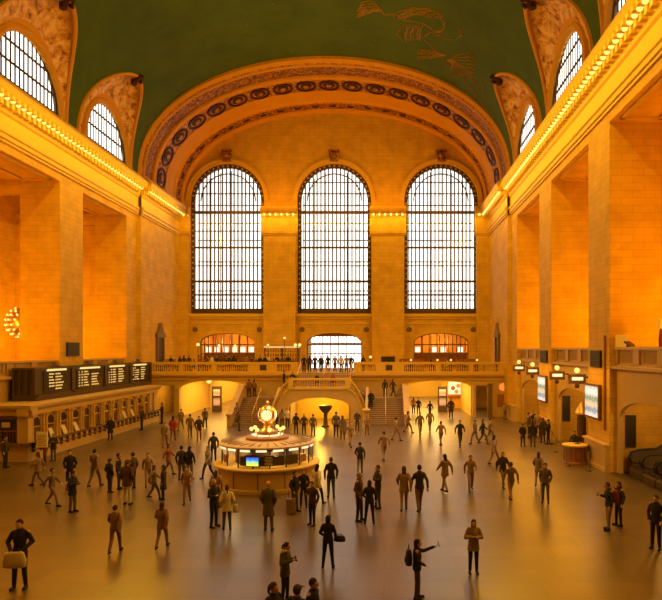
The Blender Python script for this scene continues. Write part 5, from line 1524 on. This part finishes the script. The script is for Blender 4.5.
for (x, fy, h, k, rz, t_, l_, lab) in (
    (522.8, 446.5, 23, 'm_cap', 10, 'black', 'black', 'small person in black at the left front of the huddled group'),
    (532.8, 447, 26, 'f_stand', 160, 'black', 'brown', 'person in black at the middle front of the huddled group'),
    (529, 438, 26, 'm_stand', 60, 'brown', 'char', 'person in brown at the back left of the huddled group'),
    (538, 438, 26, 'm_stand', -20, 'tan', 'char', 'person in tan top at the back of the huddled group'),
    (543, 442.5, 25, 'f_coat', 190, 'dbrown', 'black', 'person in dark brown coat right of centre in the huddled group'),
    (548.5, 444, 25, 'm_suit', -120, 'black', 'black', 'person in black at the right end of the huddled group'),
    (534, 434, 23, 'f_stand', 0, 'char', 'black', 'person in charcoal hidden at the back of the huddled group'),
    (505, 419.5, 17, 'm_cross', 20, 'lgrey', 'grey', 'man in grey standing against the wall under the round red sign'),
    (460, 447, 27, 'm_walk', 10, 'black', 'char', 'dark walker before the right passage, darkest of the crowd there'),
    (475, 444, 24, 'm_walk', -60, 'haze2', 'haze2', 'dim walker right of the darkest walker before the right passage'),
    (483, 444, 25, 'f_walk', 80, 'char', 'haze2', 'dark walker moving right before the right passage'),
    (490, 441, 23, 'm_walk', 90, 'haze', 'haze2', 'tan walker farthest right before the right passage'),
    (413.5, 414, 17, 'f_stand', 180, 'rust', 'dbrown', 'small person in rust top at the left wall of the right passage'),
    (418.5, 415, 17, 'm_stand', 0, 'black', 'black', 'small person in black just inside the right passage'),
    (430, 418, 17, 'm_walk', 190, 'char', 'black', 'small dark walker in the middle of the right passage'),
    (451, 418, 20, 'f_coat', 0, 'dbrown', 'black', 'person in brown coat before the lit shop front'),
    (408, 433, 22, 'f_walk', 100, 'haze', 'haze2', 'tan walker at the foot of the right stairs'),
    (420, 436, 24, 'm_walk', 10, 'haze2', 'haze', 'brown walker right of the right stairs'),
    (430, 431, 21, 'f_walk', 190, 'haze', 'haze2', 'pale walker heading into the right passage'),
    (396, 441, 24, 'm_walk', 120, 'haze', 'haze', 'tan walker in front of the right stairs'),
    (441, 446, 25, 'm_walk', 200, 'haze', 'haze2', 'tan walker left of the darkest walker'),
    (296, 434, 21, 'm_stand', 180, 'black', 'char', 'person in black at the left of the row under the stairs arch'),
    (304, 435, 21, 'f_stand', 0, 'dbrown', 'black', 'second person from the left under the stairs arch'),
    (313, 436, 22, 'm_stand', 170, 'grey', 'grey', 'person in grey left of the bronze urn'),
    (336, 437, 26, 'm_phone', 180, 'grey', 'black', 'man in grey right of the bronze urn holding up a phone'),
    (342.5, 439.5, 24, 'f_coat', 180, 'haze2', 'char', 'woman in brown coat right of the man holding up a phone'),
    (357.3, 431, 21, 'm_suit', 0, 'brown', 'dbrown', 'man in brown jacket at the right pier of the stairs arch'),
    (367, 435, 17, 'f_stand', 20, 'haze', 'haze2', 'short person at the foot of the right stairs beside the arch'),
    (282, 428, 19, 'f_stand', 180, 'lgrey', 'grey', 'person in pale grey left of the stairs arch'),
    (287.5, 428, 20, 'm_stand', 0, 'white', 'black', 'person in white top at the left pier of the stairs arch'),
    (277, 432, 20, 'm_stand', 90, 'black', 'black', 'person in black at the newel of the left stairs'),
    (350, 447, 25, 'm_walk', 30, 'haze', 'haze', 'tan walker before the arch between urn and right stairs'),
    (384, 461, 30, 'm_walk', 200, 'haze', 'haze', 'tan walker in front of the right stairs, nearer the camera'),
    (445, 492, 38, 'f_walk', -150, 'haze', 'haze', 'light tan walker right of the dark one on the open floor'),
    (494, 465, 30, 'f_walk', 120, 'haze', 'haze', 'tan walker between the huddled group and the open floor'),
    (239, 431, 20, 'f_stand', 90, 'char', 'dbrown', 'person at the foot of the left stairs'),
    ):
    P_(x, fy, h, k, rz, t_, l_, 'hblack' if (int(x) % 3) else 'hbrown', lab)
person('f_stand', (11.55, 37.6, 0), 1.7, -20, 'char', 'black', 'hblack', 'staff person standing behind the round help desk')
# on the stairs and landings
def at(px, d, z, kind, rz, t_, l_, lab, h=1.7, hair='hblack', group=None): return person(kind, (gx(px, d), d, z), h, rz, t_, l_, hair, lab, group)
at(249, 59.4, 2.1, 'm_stand', 180, 'rust', 'dbrown', 'person in rust top on the left quarter landing')
at(254.5, 59.9, 2.1, 'f_stand', 150, 'tan', 'brown', 'person in tan top on the left quarter landing')
at(237, 54.5, .3, 'f_stand', 60, 'haze', 'haze2', 'figure on the lowest steps of the left stairs')
at(284, 60.2, 2.9, 'm_suit', 100, 'black', 'black', 'person in black climbing from the left landing towards the centre')
at(292.5, 55.6, 3.2, 'm_cross', 10, 'black', 'black', 'man in black leaning at the left corner of the centre landing rail', 1.45)
at(317, 58.2, 3.2, 'f_sit', 0, 'char', 'char', 'person sitting on the upper steps behind the landing rail', 1.6)
at(333, 58.2, 3.2, 'm_sit', 0, 'red', 'char', 'person in red sitting on the upper steps behind the landing rail', 1.6)
at(371, 56.6, 1.2, 'f_coat', 0, 'black', 'black', 'dark figure coming down the right stairs by the inner wall')
at(385, 59.5, 2.1, 'm_stand', 180, 'char', 'black', 'figure in charcoal on the right quarter landing, left of two')
at(393, 59.8, 2.1, 'f_walk', 60, 'brown', 'black', 'figure in brown on the right quarter landing, right of two')
for i, (px, k, rz, t_) in enumerate(((304, 'm_stand', 0, 'black'), (309.5, 'f_stand', 170, 'char'), (315, 'm_stand', 180, 'dbrown'), (321, 'm_walk', 190, 'black'), (328, 'f_stand', 0, 'black'), (335, 'm_stand', 180, 'lgrey'), (341, 'f_stand', 150, 'white'), (346.5, 'm_stand', 180, 'tan'), (351, 'm_suit', 0, 'black'))):
    at(px, 62.6 + .5 * (i % 3), ZF, k, rz, t_, 'black', ['first', 'second', 'third', 'fourth', 'fifth', 'sixth', 'seventh', 'eighth', 'ninth'][i] + ' standing person from the left at the top of the centre stairs')
for i, (px, k, t_) in enumerate(((164, 'm_sit', 'dbrown'), (167, 'f_sit', 'rust'), (175, 'm_sit', 'black'), (184, 'f_stand', 'brown'), (194, 'm_sit', 'char'), (204, 'f_sit', 'black'), (212, 'm_stand', 'white'), (221, 'f_sit', 'red'), (229, 'm_stand', 'dbrown'), (238, 'f_sit', 'black'), (247, 'm_stand', 'tan'), (256, 'f_sit', 'char'), (265, 'm_stand', 'black'), (276, 'f_sit', 'brown'))):
    at(px, 64.1 + .4 * (i % 2), ZF, k, (-30, 20, 60, 170)[i % 4], t_, 'black', ['first', 'second', 'third', 'fourth', 'fifth', 'sixth', 'seventh', 'eighth', 'ninth', 'tenth', 'eleventh', 'twelfth', 'thirteenth', 'fourteenth'][i] + ' guest from the left along the balcony by the bar')
for i, (px, k, t_) in enumerate(((363, 'f_stand', 'dbrown'), (402, 'm_sit', 'brown'), (431, 'f_sit', 'black'), (447, 'm_sit', 'white'), (464, 'f_sit', 'dbrown'))):
    at(px, 63.9, ZF, k, (-30, 30, 150)[i % 3], t_, 'black', ['standing person right of the stairs on the balcony near the low lamp', 'seated guest on the right balcony right of the black monitor', 'seated guest in black on the right balcony', 'seated guest in white on the right balcony', 'seated guest nearest the right end of the balcony'][i])
for i, px in enumerate((268, 277, 288)):
    at(px, 66.8, ZF, 'm_stand', 0, ('white', 'black', 'char')[i], 'black', ['bar keeper in white behind the bar', 'bar keeper in black behind the bar', 'bar keeper in charcoal at the right end of the bar'][i])

for i, px in enumerate((171, 180, 189, 199, 208, 217, 225, 234, 243, 252, 260)):
    at(px, 65.6 + .7 * (i % 3) if px < 228 else 64.75, ZF, ('m_stand', 'f_stand', 'm_suit', 'f_coat')[i % 4], (0, 150, 200, 90, -60)[i % 5], ('black', 'dbrown', 'char', 'rust', 'brown')[i % 5], 'black', 'standing guest behind the tables on the left balcony, ' + ['first', 'second', 'third', 'fourth', 'fifth', 'sixth', 'seventh', 'eighth', 'ninth', 'tenth', 'eleventh'][i] + ' from the corner', 1.6 + .03 * (i % 4))
# ---- bags and what they hold
def near(p, dx, dy, dz):        # person frame offset -> world
    s = p.scale[0]; a = p.rotation_euler.z
    x, y = dx * s, -dy * s
    return Vector((p.location.x + x * math.cos(a) - y * math.sin(a), p.location.y + x * math.sin(a) + y * math.cos(a), p.location.z + dz * s))
def bag(p, off, size, mat, name, lab, cat, strap=True):
    l = near(p, *off); t = thing(name, lab, cat, l, p.rotation_euler.z); sx, sy, sz = [k * p.scale[0] for k in size]
    b = B()
    loft(b, [(-sz, 0, 0, sx * .8, sy * .8), (-sz * .9, 0, 0, sx, sy), (0, 0, 0, sx * 1.03, sy * 1.05), (sz * .8, 0, 0, sx * .85, sy * .8), (sz, 0, 0, sx * .75, sy * .5)], 14)
    b.build('body', mat, t, smooth='all')
    if strap:
        for q in (-1, 1):
            b = B(); b.tube([(q * sx * .5, sy * .3 if name == 'backpack' else 0, sz * .8), (q * sx * .35, 0, sz * 1.35), (0 if name != 'backpack' else q * sx * .4, 0, sz * 1.5), (-q * sx * .35 if name != 'backpack' else q * sx * .5, 0, sz * 1.3)], .012, 6); b.build('strap', 'black', t)
    if name == 'backpack':
        b = B(); b.ball((0, sy * .95, -sz * .3), 1, 10, (sx * .7, sy * .35, sz * .4)); b.build('pocket', mat, t, smooth='all')
    return t
M['red_cloth'] = simple('red_cloth', (.30, .03, .02), .8); M['pale_bag'] = simple('pale_bag', (.62, .54, .47), .7)
bag(pA, (0, .31, .80), (.27, .07, .19), 'pale_bag', 'shopping_bag', 'pale grey shopping bag held before the man in black at the lower left', 'bag')
bag(pB, (.0, -.23, 1.08), (.15, .09, .18), 'white_paper', 'shoulder_bag', 'white bag on the shoulder of the person looking at a phone', 'bag')
bag(pW, (-.36, .12, .93), (.19, .08, .10), 'black', 'handbag', 'black handbag hanging from the arm of the woman in black', 'bag')
bag(pP, (0, -.235, 1.2), (.14, .10, .23), 'black', 'backpack', 'black backpack worn by the woman stretching out her arm', 'backpack')
bag(pM, (0, -.24, 1.2), (.14, .10, .22), 'red_cloth', 'backpack', 'red backpack worn by the young man in tan trousers', 'backpack')
bag(pV, (-.32, .0, .80), (.10, .05, .16), 'pale_bag', 'tote_bag', 'pale tote bag hanging beside the woman in the white vest', 'bag')
for p, key, lab in ((pB, (-.02, .33, 1.24), 'phone held by the person with the white shoulder bag'), (pS, (.0, .36, 1.27), 'phone held up by the woman with the white scarf'), (pM, (-.09, .38, 1.27), 'phone in the hand of the young man with the red backpack'), (pP, (.13, .63, 1.53), 'phone at the end of the outstretched arm of the backpack woman')):
    b = B(); b.obox((0, 0, 0), (.07, .012, .145), rx=-.4); tag(b.build('phone', 'black', loc=near(p, *key), rz=p.rotation_euler.z), lab, 'phone')
# bronze urn under the stairs arch
d = 53.2; t = thing('bronze_urn', 'dark bronze urn on a tall pedestal before the stairs arch', 'urn', (gx(325.5, d), d, 0))
b = B(); b.box(-.3, .3, -.3, .3, 0, .12); b.lathe([(.25, .12), (.2, .2), (.16, 1.0), (.24, 1.1)], n=14); b.build('pedestal', 'bronze', t, smooth=True)
b = B(); b.lathe([(.12, 1.1), (.3, 1.3), (.52, 1.55), (.55, 1.75), (.6, 1.82), (.5, 1.85)], n=20); b.build('bowl', 'bronze', t, smooth=True)
# suitcase
d = floor_d(514); t = thing('suitcase', 'grey upright suitcase beside the man in black jacket at the booth', 'suitcase', (gx(291, d), d, 0))
b = B(); b.box(-.17, .17, -.11, .11, .06, .62); b.build('shell', 'char_case' if 'char_case' in M else 'steel', t)
b = B(); b.tube([(-.1, .08, .62), (-.1, .08, .95), (.1, .08, .95), (.1, .08, .62)], .012, 6); b.build('handle', 'black', t)
for sx in (-1, 1): b = B(); b.lathe([(.03, -.015), (.03, .015)], (sx * .13, .08, .03), 10, 'x'); b.build('wheel', 'black', t)
# ================================================================ lights
OR = (1, .45, .07); YE_ = (1, .50, .03)
for s in (-1, 1):
    xw = AX + s * HW
    light('AREA', 'cornice_lamp_row', (xw - s * 1.35, 34 if s > 0 else 40, 21.75), 5600 if s > 0 else 4600, YE_, .25, 52 if s > 0 else 40, (0, s * math.radians(64), 0))
    light('AREA', 'cornice_wall_wash', (xw - s * 2.6, 36, 21.9), 1800 if s > 0 else 1600, (1, .50, .02), .25, 62, (0, -s * math.radians(40), 0))  # added strip in mid-air without a fixture, washes the upper wall
    light('AREA', 'cornice_bulb_glow', (xw - s * 1.5, 42, 21.5), 60, (1, .60, .03), .2, 36, (0, -s * math.radians(100), 0))
    for c in BAYS[:4]:
        light('POINT', 'gallery_lamp', (xw + s * 5.6, c - 1.0, 8.0), 1750 if s > 0 else 1350, (1, .36, .002), .8)
light('AREA', 'end_cornice_lamps', (AX, YE - 1.9, 21.7), 600, YE_, 33, .2, (math.radians(30), 0, 0))
light('AREA', 'lunette_wall_fill', (AX, YE - 2.2, 22.9), 420, (1, .33, .01), 30, .3, (math.radians(125), 0, 0))  # added strip with no fixture, brightens the lunette above the end windows
light('AREA', 'hall_fill', (AX, 30, 20.5), 150, OR, 20, 40, (0, 0, 0))
hf = light('AREA', 'floor_centre_fill', (AX + 3, 42, 22.5), 1500, (1, .70, .42), 9, 26, (0, 0, 0)); hf.data.spread = math.radians(75)  # added downlight, no fixture there; lifts the middle of the floor only
for rx, e in ((-11, 900), (11, 900)):
    light('AREA', 'passage_lamp', (AX + rx, 65.5, 3.7), e, (1, .56, .10), 5, 7)
    light('AREA', 'passage_lamp', (AX + rx, 80, 3.9), e * 1.3, (1, .58, .13), 5, 12)
light('POINT', 'stairs_lamp', (AX, 56.5, 2.3), 700, (1, .56, .06), .3)
light('AREA', 'soffit_fill', (AX, YE - 2.2, 22.9), 260, (1, .30, .008), 30, .3, (math.radians(-150), 0, 0))  # unseen strip facing up and back, added to brighten the arch soffit
for rx in (-15.9, 15.9): light('AREA', 'door_lamp', (AX + rx, 64, 3.7), 120, (1, .55, .12), 1, 4)
light('AREA', 'right_floor_fill', (XR - .9, 45, 6.0), 480, (1, .42, .02), .3, 24, (0, math.radians(18), 0))  # added strip off the right wall, strengthens the sign globes' glow on the floor
for k, x in enumerate(WX):
    if k != 1: light('POINT', 'restaurant_lamp', (x, YE + 4, 7.5), 350, (1, .6, .2), .5)
for k in range(6): light('POINT', 'counter_lamp', (BX + 1.9 * math.cos(k * PI / 3 - 1.2), BY + 1.9 * math.sin(k * PI / 3 - 1.2), 1.75), 10, (1, .72, .3), .1)
light('POINT', 'booth_lamp', (BX, BY, 2.9), 60, (1, .6, .15), .6)
for rx in (-13, -8, 12): light('POINT', 'balcony_lamp', (AX + rx, 65, 7.2), 120, (1, .5, .1), .4)
for c in BAYS[:3]:
    light('POINT', 'arch_lamp', (XR + 2.0, c, 4.0), 260, (1, .5, .1), .3)

# ================================================================ world, camera
w = bpy.data.worlds.new('sky'); SC.world = w; w.use_nodes = True
bg = w.node_tree.nodes['Background']; bg.inputs[0].default_value = (1, .93, .82, 1); bg.inputs[1].default_value = 2.3
cd = bpy.data.cameras.new('camera'); cam = bpy.data.objects.new('camera', cd); COL.objects.link(cam)
cam.location = (0, 0, CAMZ); cam.rotation_euler = (PI / 2, 0, 0)
cd.sensor_fit = 'HORIZONTAL'; cd.sensor_width = 36; cd.lens = F / 662 * 36
cd.shift_x = -53 / 662; cd.shift_y = 50 / 662
cd.clip_end = 400; cd.clip_start = .1
SC.camera = cam
vs = SC.view_settings
SC.display_settings.display_device = 'sRGB'
vs.view_transform = 'Standard'; vs.look = 'None'; vs.gamma = 1; vs.use_curve_mapping = False; vs.exposure = .12
cy = SC.cycles
cy.use_denoising = True
cy.max_bounces = 6; cy.diffuse_bounces = 3; cy.glossy_bounces = 3; cy.transmission_bounces = 4; cy.transparent_max_bounces = 8
cy.sample_clamp_indirect = 4; cy.caustics_reflective = False; cy.caustics_refractive = False
cy.use_light_tree = True
